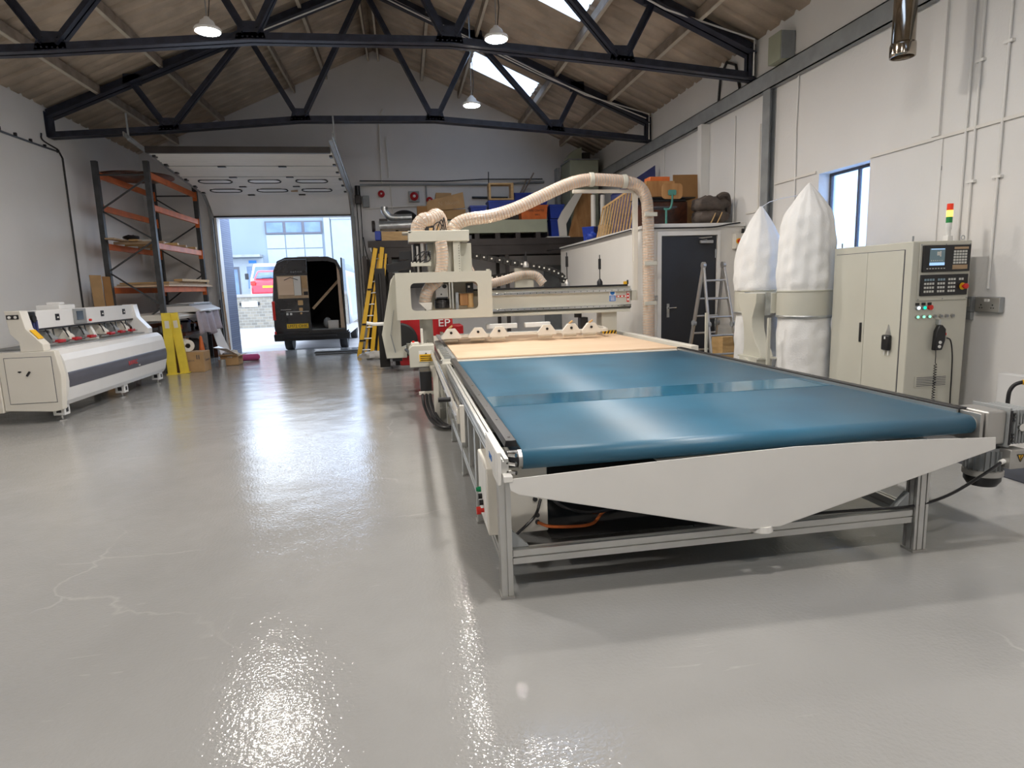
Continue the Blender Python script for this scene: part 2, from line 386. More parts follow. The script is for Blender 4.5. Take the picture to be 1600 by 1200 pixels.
struct('wall_left', MB().box(XL-.25, XL, YN, YF, -.1, rz(XL)+.08), 'wall')
WY0, WY1, WZ0, WZ1 = 6.85, 7.78, 1.45, 2.92
wr = MB()
wr.box(XR, XR+.25, YN, WY0, -.1, rz(XR)+.08); wr.box(XR, XR+.25, WY1, YF, -.1, rz(XR)+.08)
wr.box(XR, XR+.25, WY0, WY1, -.1, WZ0); wr.box(XR, XR+.25, WY0, WY1, WZ1, rz(XR)+.08)
struct('wall_right', wr, 'wall')
# window in the right wall
wf = MB()
for y0, y1, z0, z1 in ((WY0, WY0+.035, WZ0, WZ1), (WY1-.035, WY1, WZ0, WZ1), (WY0+.035, WY1-.035, WZ0, WZ0+.035), (WY0+.035, WY1-.035, WZ1-.035, WZ1), (7.22, 7.25, WZ0+.035, WZ1-.035)):
    wf.box(XR+.16, XR+.20, y0, y1, z0, z1)
win = struct('window_1', wf, 'dgrey')
obj('pane', MB().box(XR+.175, XR+.183, WY0+.03, WY1-.03, WZ0+.03, WZ1-.03), 'frost', win)
obj('sill', MB().box(XR-.02, XR+.16, WY0+.002, WY1-.002, WZ0+.001, WZ0+.02), 'white', win)
# corrugated roof, both slopes, with openings for the skylights
SKY_R = [(1.85, 3.3, 14.75, 15.8), (1.85, 3.3, 9.6, 11.4), (1.85, 3.3, 3.0, 5.0), (1.85, 3.3, -3.5, -1.5)]
def corr(y):
    t = (y/.34) % 1.0
    if t < .55: return 0
    if t < .65: return (t-.55)/.1*.045
    if t < .82: return .045
    if t < .92: return (.92-t)/.1*.045
    return 0
def roof_y():
    ys = []
    k = math.floor(YN/.34)
    while k*.34 < YF:
        for t in (0, .55, .65, .82, .92): ys.append(k*.34+t*.34)
        k += 1
    ys += [s[2] for s in SKY_R]+[s[3] for s in SKY_R]+[YN-.1, YF+.1]
    return sorted(y for y in set(round(q, 4) for q in ys) if YN-.1 <= y <= YF+.1)
def roof_side(sgn, holes):
    m = MB(); ys = roof_y(); xs = sorted(set([RX, RX+sgn*1.2, RX+sgn*6.3, RX+sgn*3.0]+[h for s in holes for h in s[:2]]))
    vid = {}
    for i, x in enumerate(xs):
        for j, y in enumerate(ys):
            vid[i, j] = len(m.v); m.v.append(V((x, y, rz(x)+corr(y))))
    for i in range(len(xs)-1):
        for j in range(len(ys)-1):
            cx, cy_ = (xs[i]+xs[i+1])/2, (ys[j]+ys[j+1])/2
            if any(a < cx < b and c < cy_ < d for a, b, c, d in holes): continue
            m.f.append([vid[i, j], vid[i+1, j], vid[i+1, j+1], vid[i, j+1]])
    return m
struct('ceiling', roof_side(1, SKY_R), 'roof', solid=.012)
struct('ceiling', roof_side(-1, []), 'roof', solid=.012)
for k, (a, b, c, d) in enumerate(SKY_R):
    m = MB(); ys = [y for y in roof_y() if c <= y <= d]
    for y in ys: m.v += [V((a-.02, y, rz(a-.02)+corr(y))), V((b+.02, y, rz(b+.02)+corr(y)))]
    m.f = [[2*i, 2*i+1, 2*i+3, 2*i+2] for i in range(len(ys)-1)]
    struct('window_%d' % (k+2), m, 'skylight')
# purlins
PO = [(.13, .05, .17), (1.23, .075, .15), (2.2, .06, .15), (3.85, .075, .15), (5.0, .075, .15)]
words = ['beside the ridge', 'first below the ridge pair', 'second below the ridge pair', 'third below the ridge pair, pale underside', 'lowest, nearest the eave']
for sgn, side in ((1, 'right'), (-1, 'left')):
    for k, (o, w_, h) in enumerate(PO):
        if k == 2 and sgn < 0: o = 2.05
        x = RX+sgn*o; p = thing('roof_purlin', 'long timber roof purlin on the %s slope, %s' % (side, words[k]), 'roof beam', (x, 6, rz(x)-h-.005))
        top = rz(x)-.012-SL*w_/2
        obj('beam', MB().box(x-w_/2, x+w_/2, YN, YF-.0, top-h, top), 'purlin', p)
        obj('underside_batten', MB().box(x-w_/2+.006, x+w_/2-.006, YN, YF-.0, top-h-.012, top-h), 'purlinw', p)
# ------------------------------------------------------------------ roof trusses
def truss(y, label):
    t = thing('roof_truss', label, 'truss', (RX, y, 4.64))
    xl, xr = XL+.02, XR-.02; P = lambda x, z, d=0: (x, y+d, z)
    bz = {xl: 4.645, -4.28: 4.78, -1.83: 4.985, .83: 5.015, 3.37: 4.83, xr: 4.645}
    xs = sorted(bz); hl = 5.02
    def angle(m, p, q, w_=.09, th=.012, gap=.02):
        for s_ in (-1, 1):   # two angle sections back to back
            a = V(p)+V((0, s_*gap/2, 0)); b = V(q)+V((0, s_*gap/2, 0))
            d = (b-a).normalized(); n = V((-d.z, 0, d.x)); n = n if n.z > 0 else -n
            m.add([a-n*w_/2, a+n*w_/2, b+n*w_/2, b-n*w_/2, a-n*w_/2+V((0, s_*th, 0)), a+n*w_/2+V((0, s_*th, 0)), b+n*w_/2+V((0, s_*th, 0)), b-n*w_/2+V((0, s_*th, 0))],
                  [(0, 1, 2, 3), (4, 5, 6, 7), (0, 1, 5, 4), (1, 2, 6, 5), (2, 3, 7, 6), (3, 0, 4, 7)])
            lo = -1
            m.add([a+n*lo*w_/2, b+n*lo*w_/2, b+n*lo*w_/2+V((0, s_*w_*.8, 0)), a+n*lo*w_/2+V((0, s_*w_*.8, 0)),
                   a+n*lo*(w_/2-th), b+n*lo*(w_/2-th), b+n*lo*(w_/2-th)+V((0, s_*w_*.8, 0)), a+n*lo*(w_/2-th)+V((0, s_*w_*.8, 0))],
                  [(0, 1, 2, 3), (4, 5, 6, 7), (0, 1, 5, 4), (1, 2, 6, 5), (2, 3, 7, 6), (3, 0, 4, 7)])
    m = MB()
    for a, b in zip(xs, xs[1:]): angle(m, P(a, bz[a]), P(b, bz[b]), .125, .016)
    obj('bottom_chord', m, 'steel', t, smooth=0)
    for s_, xe in ((-1, xl), (1, xr)):
        m = MB(); angle(m, P(xe, hl), P(RX, RZ-.19-.05), .17, .016)
        obj('rafter', m, 'steel', t, smooth=0)
        m = MB(); angle(m, P(xe-s_*.03, 4.60), P(xe-s_*.03, hl+.04), .12); obj('end_strut', m, 'steel', t, smooth=0)
    nodes = {'a': (-4.85, 5.62), 'b': (-2.72, 6.56), 'c': (RX, 7.45), 'd': (1.72, 6.60), 'e': (3.86, 5.66)}
    for x, ns in ((-4.28, 'ab'), (-1.83, 'bc'), (.83, 'cd'), (3.37, 'de')):
        for k, n_ in enumerate(ns):
            m = MB(); s_ = -1 if k == 0 else 1
            angle(m, P(x+s_*.06, bz[x]+.06), P(*nodes[n_]), .10); obj('web_strut', m, 'steel', t, smooth=0)
        m = MB(); z = bz[x]
        m.prism([(x-.20, z-.04), (x+.20, z-.04), (x+.15, z+.20), (x-.13, z+.20)], 'y', y-.026, y+.026)
        g_ = obj('gusset_plate', m, 'steel', t, smooth=0)
        m = MB()
        for bx, bz_ in [(-.16+.064*i, 0.0) for i in range(6)]+[(-.10, .07), (-.08, .13), (.10, .07), (.09, .13)]:
            m.cyl(P(x+bx, z+bz_, -.05), P(x+bx, z+bz_, .05), .012, 6)
        obj('bolt_row', m, 'steel', g_)
    for nm, (x, z) in nodes.items():
        m = MB(); m.prism([(x-.16, z-.06), (x+.16, z-.06), (x+.14, z+.14), (x-.14, z+.14)], 'y', y-.026, y+.026); obj('node_plate', m, 'steel', t, smooth=0)
    return t
truss(9.45, 'dark navy riveted steel roof truss nearest the viewer, its chord crossing the whole ceiling')
truss(13.6, 'dark navy steel roof truss farther back, in front of the raised door')
# white conduits along the rafters
for y, lb in ((9.45, 'white conduit run along the right rafter of the near truss'), (13.6, 'white conduit run along the right rafter of the far truss')):
    o = obj('conduit', MB().tube([(5.42, y-.12, 4.62), (5.42, y-.12, 5.14), (4.0, y-.12, rz(4.0)-.30), (RX+.3, y-.12, rz(RX+.3)-.30)], .014), 'white'); tag(o, lb, 'conduit')
o = obj('conduit', MB().tube([(5.30, 13.35, 5.02), (3.0, 13.35, rz(3.0)-.40), (RX+.3, 13.35, rz(RX+.3)-.40)], .012), 'white'); tag(o, 'second, thinner white conduit slung below the right rafter of the far truss', 'conduit')
o = obj('conduit', MB().tube([(RX-.3, 13.48, rz(.0)-.33), (-2.7, 13.48, rz(-2.7)-.33), (-2.95, 13.48, rz(-2.95)-.30)], .014), 'white'); tag(o, 'white conduit on the left rafter of the far truss near the ridge', 'conduit')
# ------------------------------------------------------------------ high bay lamps
def lamp(x, y, z, label):
    t = thing('high_bay_lamp', label, 'lamp', (x, y, z), group='round high bay lamps')
    obj('housing', MB().lathe([(.148, .0), (.16, .025), (.148, .045), (.10, .065), (.08, .12), (.04, .15), (.03, .17)], (x, y, z), 28), 'white', t)
    obj('lens', MB().lathe([(.0, -.012), (.08, -.012), (.138, -.004), (.145, .0)], (x, y, z), 28, cap=False), 'lamp', t)
    top = rz(x)-.16
    obj('chain', MB().tube([(x, y, z+.16), (x+.004, y, (z+top)/2), (x, y, top)], .006, 5), 'gsteel', t)
    obj('power_cord', MB().tube([(x+.02, y, z+.16), (x+.05, y+.02, z+.4), (x+.015, y+.01, (z+top)/2+.2), (x+.02, y, top)], .006, 5), 'black', t)
LL = ['round lit lamp hanging left of centre in front of the near truss gusset', 'round lit lamp hanging right of centre just above the near truss chord', 'round lit lamp smallest and farthest, below the skylight']
for k, (x, y) in enumerate(LAMP_SPOTS): lamp(x, y, 4.8, LL[k] if k < 3 else 'round lit high bay lamp out of view overhead, %s row, %s' % ('left' if x < 0 else 'right', 'above the conveyor' if y > 5 else 'over the foreground floor' if y > 2 else 'behind the viewer' if y > -1 else 'by the near wall'))
# ------------------------------------------------------------------ right wall: steel beam, columns, conduits
b = MB(); x = XR-.001
b.box(x-.10, x, YN+.01, YF-.01, 4.30, 4.315); b.box(x-.10, x, YN+.01, YF-.01, 4.535, 4.55); b.box(x-.012, x, YN+.01, YF-.01, 4.315, 4.535); b.box(x-.10, x-.088, YN+.01, YF-.01, 4.30, 4.55)
tag(obj('trim_1', b, 'gsteel'), None, kind='structure')
c = MB(); c.box(5.39, 5.405, 8.82, 9.0, 0, 4.295); c.box(5.485, 5.499, 8.82, 9.0, 0, 4.295); c.box(5.405, 5.485, 8.90, 8.92, 0, 4.295)
tag(obj('steel_column', c, 'gsteel'), 'grey steel column standing against the right wall behind the dust bags', 'column')
c = MB(); c.box(5.34, 5.499, 10.85, 11.0, 2.47, 4.295)
tag(obj('steel_column', c, 'white'), 'white painted column above the office roof, against the right wall', 'column')
# boarding joints and ledge
j = MB()
j.box(5.478, 5.5, YN+.01, WY0-.02, 2.935, 2.965); j.box(5.478, 5.5, WY1+.05, 8.78, 2.935, 2.965)
tag(obj('trim_2', j, 'panel'), None, kind='structure')
j = MB(); j.box(5.47, 5.499, 5.86, 5.96, 2.97, 4.29); tag(obj('trim_3', j, 'wall'), None, kind='structure')
j = MB(); j.box(5.485, 5.499, 5.82, 5.92, .1, 2.93); tag(obj('trim_4', j, 'wall'), None, kind='structure')
j = MB(); j.box(5.482, 5.499, 9.2, 9.56, 2.60, 2.63); j.box(5.482, 5.499, 9.2, 9.23, 2.63, 3.9); tag(obj('trim_5', j, 'panel'), None, kind='structure')
def conduit(pts, label, r=.012, m='white', n=8):
    o = obj('conduit', MB().tube(pts, r, n), m); tag(o, label, 'conduit'); return o
conduit([(5.483, 5.45, 5.05), (5.483, 5.45, 1.42)], 'white conduit dropping to the single switch beside the double socket')
conduit([(5.483, 5.17, 5.05), (5.483, 5.17, 1.42)], 'white conduit dropping to the double wall socket')
conduit([(5.483, 5.55, 5.05), (5.483, 5.55, 1.9)], 'white conduit on the near right wall, farthest of the three drops')
conduit([(5.483, 8.28, 4.32), (5.483, 8.30, 3.6), (5.483, 8.28, 3.0), (5.483, 8.28, 1.9)], 'white conduit dropping from the grey beam between the two dust bags')
conduit([(5.483, 9.95, 4.2), (5.483, 9.95, 2.47)], 'white conduit dropping to the office roof beside the brown bag')
conduit([(5.483, 12.8, 4.3), (5.483, 12.8, 2.47)], 'thin white conduit on the right wall beyond the cardboard sheet', .008)
conduit([(5.478, 10.55, 4.42), (5.47, 10.45, 4.95), (5.47, 10.25, 5.12), (5.47, 9.95, 4.98), (5.478, 9.82, 4.56)], 'black cable looping above the grey beam on the right wall', .022, 'black')
# clips
for y, z in ((5.45, 2.45), (5.17, 2.45), (5.45, 3.55), (5.17, 3.62)):
    tag(obj('pipe_clip', MB().box(5.465, 5.499, y-.045, y+.045, z-.012, z+.012), 'white'), 'small white clip on the %s conduit, %s' % ('socket' if y < 5.3 else 'switch', 'upper of its two' if z > 3 else 'lower of its two'), 'clip')
# socket and switch
t = thing('double_socket', 'metal-clad double wall socket on the right wall beside the control cabinet', 'socket', (5.44, 5.13, 1.2))
obj('back_box', MB().box(5.45, 5.499, 5.0, 5.26, 1.20, 1.345), 'gsteel', t, bevel=.006)
obj('face_plate', MB().box(5.444, 5.452, 5.005, 5.255, 1.205, 1.34), 'alud', t, bevel=.002)
for y in (5.07, 5.19):
    s_ = MB()
    for dy, dz, h in ((0, .02, .012), (-.012, -.008, .008), (.012, -.008, .008)): s_.box(5.441, 5.446, y+dy-.005, y+dy+.005, 1.25+dz-h/2, 1.25+dz+h/2)
    obj('pin_slots', s_, 'black', t)
for y in (5.115, 5.145): obj('rocker_switch', MB().box(5.437, 5.446, y-.011, y+.011, 1.30, 1.325), 'white', t, bevel=.002)
t = thing('fused_switch', 'small grey metal switch box left of the double wall socket', 'switch', (5.44, 5.37, 1.17))
obj('back_box', MB().box(5.45, 5.499, 5.30, 5.43, 1.20, 1.345), 'gsteel', t, bevel=.006)
obj('face_plate', MB().box(5.444, 5.452, 5.32, 5.41, 1.25, 1.32), 'alud', t, bevel=.002)
obj('gland_box', MB().box(5.46, 5.499, 5.31, 5.40, 1.12, 1.20), 'gsteel', t, bevel=.004)
t = thing('junction_box', 'grey-green metal box sitting on the grey wall beam', 'box', (5.4, 8.5, 4.551))
obj('case', MB().box(5.28, 5.499, 8.42, 8.72, 4.555, 4.93), 'sage', t, bevel=.006)
obj('lid_side', MB().box(5.29, 5.49, 8.40, 8.42, 4.565, 4.92), 'gsteel', t, bevel=.003)
tag(obj('wall_hole', MB().prism([(5.82, 2.62), (5.90, 2.63), (5.90, 2.665), (5.82, 2.66)], 'x', 5.493, 5.4995), 'blackm'), 'small dark hole chipped in the right wall above the beacon', 'hole')
# steel duct hanging
t = thing('exhaust_duct', 'shiny brown-tinted steel duct hanging down at the top right', 'duct', (4.75, 5.55, 3.6))
n_ = []
t0 = obj('pipe', MB().lathe([(.098, 3.60), (.103, 3.605), (.098, 3.63), (.098, 5.42)], (4.75, 5.57, 0), 32, cap=False), 'duct', t, solid=.004)
obj('collar', MB().lathe([(.107, 3.60), (.109, 3.62), (.109, 3.70), (.105, 3.72)], (4.75, 5.57, 0), 32, cap=False), 'duct', t, solid=.004)
# ------------------------------------------------------------------ far wall services
conduit([(-1.0, 17.76, 4.36), (.5, 17.76, 4.37), (2.5, 17.76, 4.36), (4.05, 17.76, 4.42)], 'dark horizontal pipe along the far gable wall', .03, 'gsteel')
conduit([(-1.0, 17.75, 4.47), (1.2, 17.75, 4.45), (2.3, 17.75, 4.5), (4.0, 17.75, 4.5)], 'thin black cable sagging along the top of the far wall pipe', .014, 'black')
conduit([(-.28, 17.76, 6.30), (-.40, 17.76, 6.05), (-.42, 17.76, 4.4)], 'white conduit with a kinked top rising on the far gable', .02, 'panel')
conduit([(-.25, 17.76, 5.6), (-.22, 17.76, 4.55)], 'short white conduit beside the kinked one on the far gable', .016, 'panel')
conduit([(-.20, 17.76, 4.42), (-.17, 17.76, 3.6)], 'white conduit below the pipe, left of the square red alarm', .016, 'panel')
conduit([(.75, 17.76, 4.33), (.76, 17.76, 3.5)], 'grey conduit below the pipe, right of the square red alarm', .02, 'gsteel')
conduit([(-.9, 17.765, 3.75), (.3, 17.765, 3.80), (1.1, 17.765, 3.82)], 'pale horizontal conduit low on the far wall above the silver ducts', .022, 'panel')
conduit([(2.0, 17.755, 4.02), (3.0, 17.755, 4.0)], 'black cable on the far wall behind the blue crates', .03, 'black')
def alarm(x, z, s_, label):
    t = thing('fire_alarm', label, 'alarm', (x, 17.76, z-s_))
    if s_ > .1: obj('back_box', MB().box(x-s_, x+s_, 17.70, 17.797, z-s_, z+s_), 'gsteel', t, bevel=.01)
    obj('bell', MB().lathe([(s_*.8, 17.70), (s_*.8, 17.66), (s_*.5, 17.63), (.001, 17.625)], (x, 0, z), 20, 'y') if s_ > .1 else MB().lathe([(s_, 17.797), (s_, 17.72), (s_*.6, 17.69), (.001, 17.685)], (x, 0, z), 16, 'y'), 'red', t)
    obj('strobe', MB().ell((x, 17.625 if s_ > .1 else 17.685, z), s_*.28, .03, s_*.28, 10, 6), "paper", t)
alarm(.42, 4.05, .14, 'square red fire alarm sounder in the middle of the far wall')
alarm(.83, 3.95, .09, 'small round red detector right of the square alarm')
alarm(-.45, 4.13, .09, 'small round red bell beside the door motor')
# ================================================================== CONVEYOR TABLE
cv = thing('conveyor_table', 'long belt conveyor table with teal belt on an aluminium frame, filling the right foreground', 'conveyor', (1.85, 3.0, 0))
LX, RXX, CY0, CY1 = .44, 2.85, 3.02, 7.0
def leg(x, y, w_=.06, d=.08):
    l = obj('leg', MB().ext((x, y, .015), (x, y, .66), w_, d, (0, 1, 0)), 'alu', cv, smooth=20)
    obj('foot', MB().box(x-w_/2-.006, x+w_/2+.006, y-d/2-.006, y+d/2+.006, 0, .014), 'alud', l)
for y in (3.02, 4.09, 5.19, 6.4): leg(LX, y)
for y in (3.02, 4.4, 5.8, 6.9): leg(RXX, y, .08, .08)
for y in (3.8, 4.6, 5.7): obj('frame_upright', MB().ext((LX, y, .25), (LX, y, .66), .045, .045, (0, 1, 0)), 'alu', cv, smooth=20)
for x in (LX, RXX):
    for z, h in ((.70 if x < 1 else .62, .09), (.215, .075)):
        obj('side_rail', MB().ext((x, CY0-.04 if z > .65 else CY0+.045, z), (x, CY1, z), .05, h), 'alu', cv, smooth=20)
obj('side_rail', MB().ext((3.13, CY0+.2, .70), (3.13, CY1, .70), .05, .09), 'alu', cv, smooth=20)
for y in (3.02, 4.4, 5.8):
    obj('cross_rail', MB().ext((LX+.035, y, .215), (RXX-.045, y, .215), .05, .075), 'alu', cv, smooth=20)
    if y > 3.1: obj('cross_rail', MB().ext((LX+.03, y, .61), (3.1, y, .61), .05, .07), 'alu', cv, smooth=20)
# corner brackets with bolts
for x, s_ in ((LX+.035, 1), (RXX-.045, -1)):
    b = obj('corner_bracket', MB().prism([(x, .255), (x+s_*.09, .255), (x, .345)], 'y', 3.03, 3.07), 'gsteel', cv)
    m = MB()
    for k in (.03, .07): m.cyl((x+s_*k, 3.05, .25), (x+s_*k, 3.05, .272), .009, 8); m.cyl((x, 3.05, .25+k), (x+s_*.02, 3.05, .25+k), .009, 8)
    obj('bolt', m, 'chrome', b)
# belt loop around two rollers
m = MB(); BX0, BX1, R0 = .545, 3.19, .052; yc0, yc1, zc = 3.06, 6.93, .718
sec = [(yc0+R0*math.cos(math.radians(a)), zc+R0*math.sin(math.radians(a))) for a in range(90, 271, 12)]+[(yc1+R0*math.cos(math.radians(a)), zc+R0*math.sin(math.radians(a))) for a in range(270, 451, 12)]
m.prism(sec, 'x', BX0, BX1); m.f = m.f[:-2]
obj('belt', m, 'belt', cv, solid=.004, smooth=30)
for y in (yc0, yc1):
    r_ = obj('roller', MB().cyl((BX0-.02, y, zc), (BX1+.02, y, zc), .048, 32), 'alud', cv)
    obj('axle', MB().cyl((BX0-.09, y, zc), (BX1+.06, y, zc), .018, 16), 'chrome', r_)
obj('splice_strip', MB().box(BX0+.02, BX1-.02, 4.20, 4.60, .7725, .7738), 'splice', cv)
obj('edge_trim', MB().box(3.178, 3.19, 3.13, 7.0, .772, .79), 'alu', cv)
obj('dark_under_sheet', MB().box(.70, 1.80, 3.09, 5.6, .253, .258), 'blackm', cv)  # black sheet added to darken the shaded space under the table
obj('slider_bed', MB().box(BX0+.01, BX1-.01, 3.14, 6.85, .745, .763), 'gsteel', cv)
for x, n_ in ((.505, 'side_guard'), (3.225, 'side_guard')):
    g_ = obj(n_, MB().prism([(x-.035, .765), (x+.035, .765), (x+.028, .80), (x-.028, .80)], 'y', 3.13, CY1+.05), 'black', cv, bevel=.003)
    m = MB(); 
    for k in range(9): m.cyl((x, 3.2+k*.45, .799), (x, 3.2+k*.45, .803), .008, 8)
    obj('screw_row', m, 'chrome', g_)
# roller end plates, bearing, label plate
e = obj('roller_end_plate', MB().box(.405, .425, 2.96, 3.42, .615, .785), 'white', cv, bevel=.004)
obj('label_print', MB().box(.4035, .405, 3.05, 3.36, .64, .765), 'paper', e)
text('label_text', '7IMO', .05, 'bluesign', e, (.4025, 3.2, .70), LEFT, .001)
m = MB(); m.cyl((.47, 3.06, .72), (.535, 3.06, .72), .045, 18); m.cyl((.465, 3.0, .765), (.50, 3.0, .765), .012, 8); m.cyl((.465, 3.0, .665), (.50, 3.0, .665), .012, 8)
obj('bearing', m, 'black', cv)
m = MB()
for z in (.675, .72, .765): m.cyl((.47, 2.985, z), (.50, 2.96, z), .012, 8)
obj('tension_bolt', m, 'chrome', cv)
obj('roller_end_plate', MB().box(3.20, 3.222, 2.99, 3.30, .62, .79), 'alud', cv, bevel=.003)
# white chute at the front
m = MB(); tr = [(.455, .655), (1.2, .685), (2.0, .705), (2.7, .69), (3.24, .665), (3.245, .60), (1.98, .285), (1.93, .27), (1.76, .27), (1.70, .283), (.50, .575), (.462, .60)]
m.prism(tr, 'y', 2.925, 2.931)
ch = obj('front_chute', m, 'white', cv)
m = MB(); m.prism([(.50, .575), (1.73, .275), (1.73, .271), (.50, .571)], 'y', 2.93, 3.0); m.prism([(1.95, .275), (3.245, .60), (3.245, .596), (1.95, .271)], 'y', 2.93, 3.0)
obj('chute_lip', m, 'white', ch)
obj('chute_outlet', MB().lathe([(.06, .235), (.063, .24), (.06, .272)], (1.845, 2.975, 0), 24), 'white', ch)
obj('chute_bracket', MB().box(.43, .475, 2.92, 2.985, .64, .672), 'white', ch, bevel=.003)
# control enclosure on the left
b = obj('control_box', MB().box(.375, .70, 3.16, 3.58, .275, .648), 'creamw', cv, bevel=.006)
obj('door_print', MB().box(.3725, .375, 3.2, 3.54, .30, .63), 'paper', b)
m = MB().cyl((.355, 3.46, .44), (.3725, 3.46, .44), .016, 14); m.cyl((.345, 3.46, .44), (.356, 3.46, .44), .012, 14); tag(obj('start_button', m, 'green', b), 'green push button')
tag(obj('selector_switch', MB().cyl((.350, 3.41, .415), (.3725, 3.41, .415), .016, 14), 'black', b), 'black push button')
tag(obj('selector_switch', MB().cyl((.350, 3.36, .395), (.3725, 3.36, .395), .016, 14), 'black', b), 'black selector switch')
m = MB().cyl((.352, 3.33, .36), (.3725, 3.33, .36), .012, 12); m.cyl((.33, 3.33, .36), (.353, 3.33, .36), .022, 16); tag(obj('stop_button', m, 'redb', b), 'orange-red mushroom stop button')
for x, z in ((.64, .37), (.64, .33), (.63, .46)): obj('cable_gland', MB().cyl((x, 3.15, z), (x, 3.162, z), .013, 12), 'black', b)
o = obj('orange_cable', MB().tube(spline([(.64, 3.15, .33), (.72, 3.12, .31), (.95, 3.2, .27), (1.1, 3.4, .26), (1.4, 3.6, .255)]), .009), 'orange', cv)
obj('black_cable', MB().tube(spline([(.66, 3.15, .46), (.62, 3.12, .38), (.52, 3.1, .30), (.475, 3.1, .27)]), .008), 'black', cv)
obj('black_cable', MB().tube(spline([(.68, 3.15, .5), (.8, 3.14, .40), (1.05, 3.3, .30), (1.6, 3.6, .27), (2.2, 3.7, .26)]), .009), 'black', cv)
# gear motor at the right front
g = obj('gearbox', MB().box(3.24, 3.37, 2.985, 3.20, .60, .80), 'alud', cv, bevel=.012)
m = MB(); m.box(3.37, 3.385, 2.97, 3.215, .585, .815)
for k in range(7): m.box(3.39+k*.021, 3.40+k*.021, 2.975, 3.21, .60, .80)
m.box(3.385, 3.54, 2.99, 3.195, .615, .785); m.box(3.535, 3.55, 2.975, 3.21, .60, .80)
obj('ribbed_housing', m, 'gsteel', g, bevel=.002)
m = MB()
for x in (3.392, 3.52):
    for z in (.62, .64, .66, .74, .76, .78): m.box(x, x+.018, 2.968, 2.976, z-.005, z+.005)
obj('cooling_slot', m, 'black', g)
m = MB().cyl((3.455, 2.96, .70), (3.455, 2.976, .70), .022, 16); obj('inspection_plug', m, 'chrome', g)
obj('black_flange', MB().box(3.374, 3.386, 2.965, 2.99, .60, .80), 'black', g)
mo = obj('drive_motor', MB().lathe([(.06, .575), (.085, .565), (.088, .40)], (3.36, 3.10, 0), 28), 'gsteel', cv)
m = MB()
for k in range(22):
    a = 2*math.pi*k/22; m.bar((3.36+.092*math.cos(a), 3.10+.092*math.sin(a), .41), (3.36+.092*math.cos(a), 3.10+.092*math.sin(a), .55), .018, .004, (math.sin(a), -math.cos(a), 0))
obj('cooling_fin', m, 'gsteel', mo)
obj('motor_band', MB().lathe([(.098, .39), (.104, .395), (.104, .425), (.098, .43)], (3.36, 3.10, 0), 28), 'alud', mo)
obj('fan_cowl', MB().lathe([(.03, .325), (.075, .33), (.094, .36), (.094, .395)], (3.36, 3.10, 0), 28), 'black', mo)
tb = obj('terminal_box', MB().box(3.375, 3.475, 2.945, 3.03, .46, .575), 'alud', mo, bevel=.006)
obj('warning_triangle', MB().prism([(3.418, .545), (3.462, .545), (3.440, .503)], 'y', 2.9435, 2.945), 'yellow', tb)
m = MB()
for a_, b_ in (((3.418, .545), (3.462, .545)), ((3.462, .545), (3.44, .503)), ((3.44, .503), (3.418, .545)), ((3.444, .540), (3.437, .528)), ((3.437, .528), (3.443, .526)), ((3.443, .526), (3.438, .513))): m.bar((a_[0], 2.943, a_[1]), (b_[0], 2.943, b_[1]), .002, .004)
obj('warning_mark', m, 'black', tb)
obj('cable_gland', MB().cyl((3.375, 2.985, .50), (3.345, 2.98, .495), .014, 10), 'paper', tb)
obj('motor_cable', MB().tube(spline([(3.35, 2.98, .495), (3.2, 2.95, .44), (3.0, 2.97, .33), (2.8, 3.0, .275), (2.55, 3.05, .26), (2.2, 3.06, .262), (1.5, 3.07, .26)]), .0085), 'black', cv)
o = obj('air_hose', MB().tube(spline([(3.55, 3.1, .58), (3.9, 3.25, .56), (4.4, 3.5, .50), (4.9, 3.9, .3), (5.2, 4.3, .04)]), .012), 'black', cv)
# ================================================================== CNC ROUTER
cn = thing('cnc_router', 'cream gantry router machine with ribbed extraction hoses at the far end of the conveyor', 'machine', (1.85, 9.5, 0))
obj('bed', MB().box(.36, 3.36, 7.06, 11.3, .34, .742), 'cream', cn, bevel=.008)
for x in (.5, 1.85, 3.2):
    for y in (7.3, 9.2, 11.0): obj('bed_foot', MB().box(x-.08, x+.08, y-.08, y+.08, 0, .34), 'cream', cn)
obj('bed_front_strip', MB().box(.55, 3.24, 7.03, 7.10, .742, .772), 'creamw', cn, bevel=.003)
obj('spoilboard', MB().box(.52, 3.26, 7.12, 11.2, .742, .768), 'gsteel', cn)
br = obj('side_beam', MB().box(.295, .335, 4.05, 11.3, .70, .80), 'creamw', cn, bevel=.006)
obj('linear_rail', MB().box(.302, .328, 4.05, 11.3, .80, .83), 'chrome', br, bevel=.004)
obj('linear_rail', MB().box(.285, .2945, 4.05, 11.3, .73, .76), 'chrome', br)
obj('linear_rail', MB().box(.345, .385, 7.06, 11.3, .742, .79), 'chrome', cn, bevel=.004)
for y in (7.2, 10.5): obj('side_beam_post', MB().box(.275, .335, y, y+.08, .0, .70), 'creamw', br)
obj('end_bracket', MB().box(.315, .345, 4.02, 4.05, .58, .83), 'creamw', br, bevel=.003)
obj('end_stop', MB().cyl((.20, 4.5, .79), (.29, 4.5, .79), .018, 12), 'black', br)
for k in range(12): obj('pop_up_pin', MB().box(.42, .50, 7.3+k*.2, 7.36+k*.2, .768, .80), 'galv', cn)
obj('side_beam', MB().box(3.40, 3.50, 7.1, 11.3, .60, .80), 'creamw', cn, bevel=.006)
tag(obj('mdf_sheet', MB().box(.56, 3.24, 7.14, 10.2, .77, .79), 'mdf', bevel=.001), 'large pale MDF sheet lying on the machine bed beyond the teal belt', 'board')
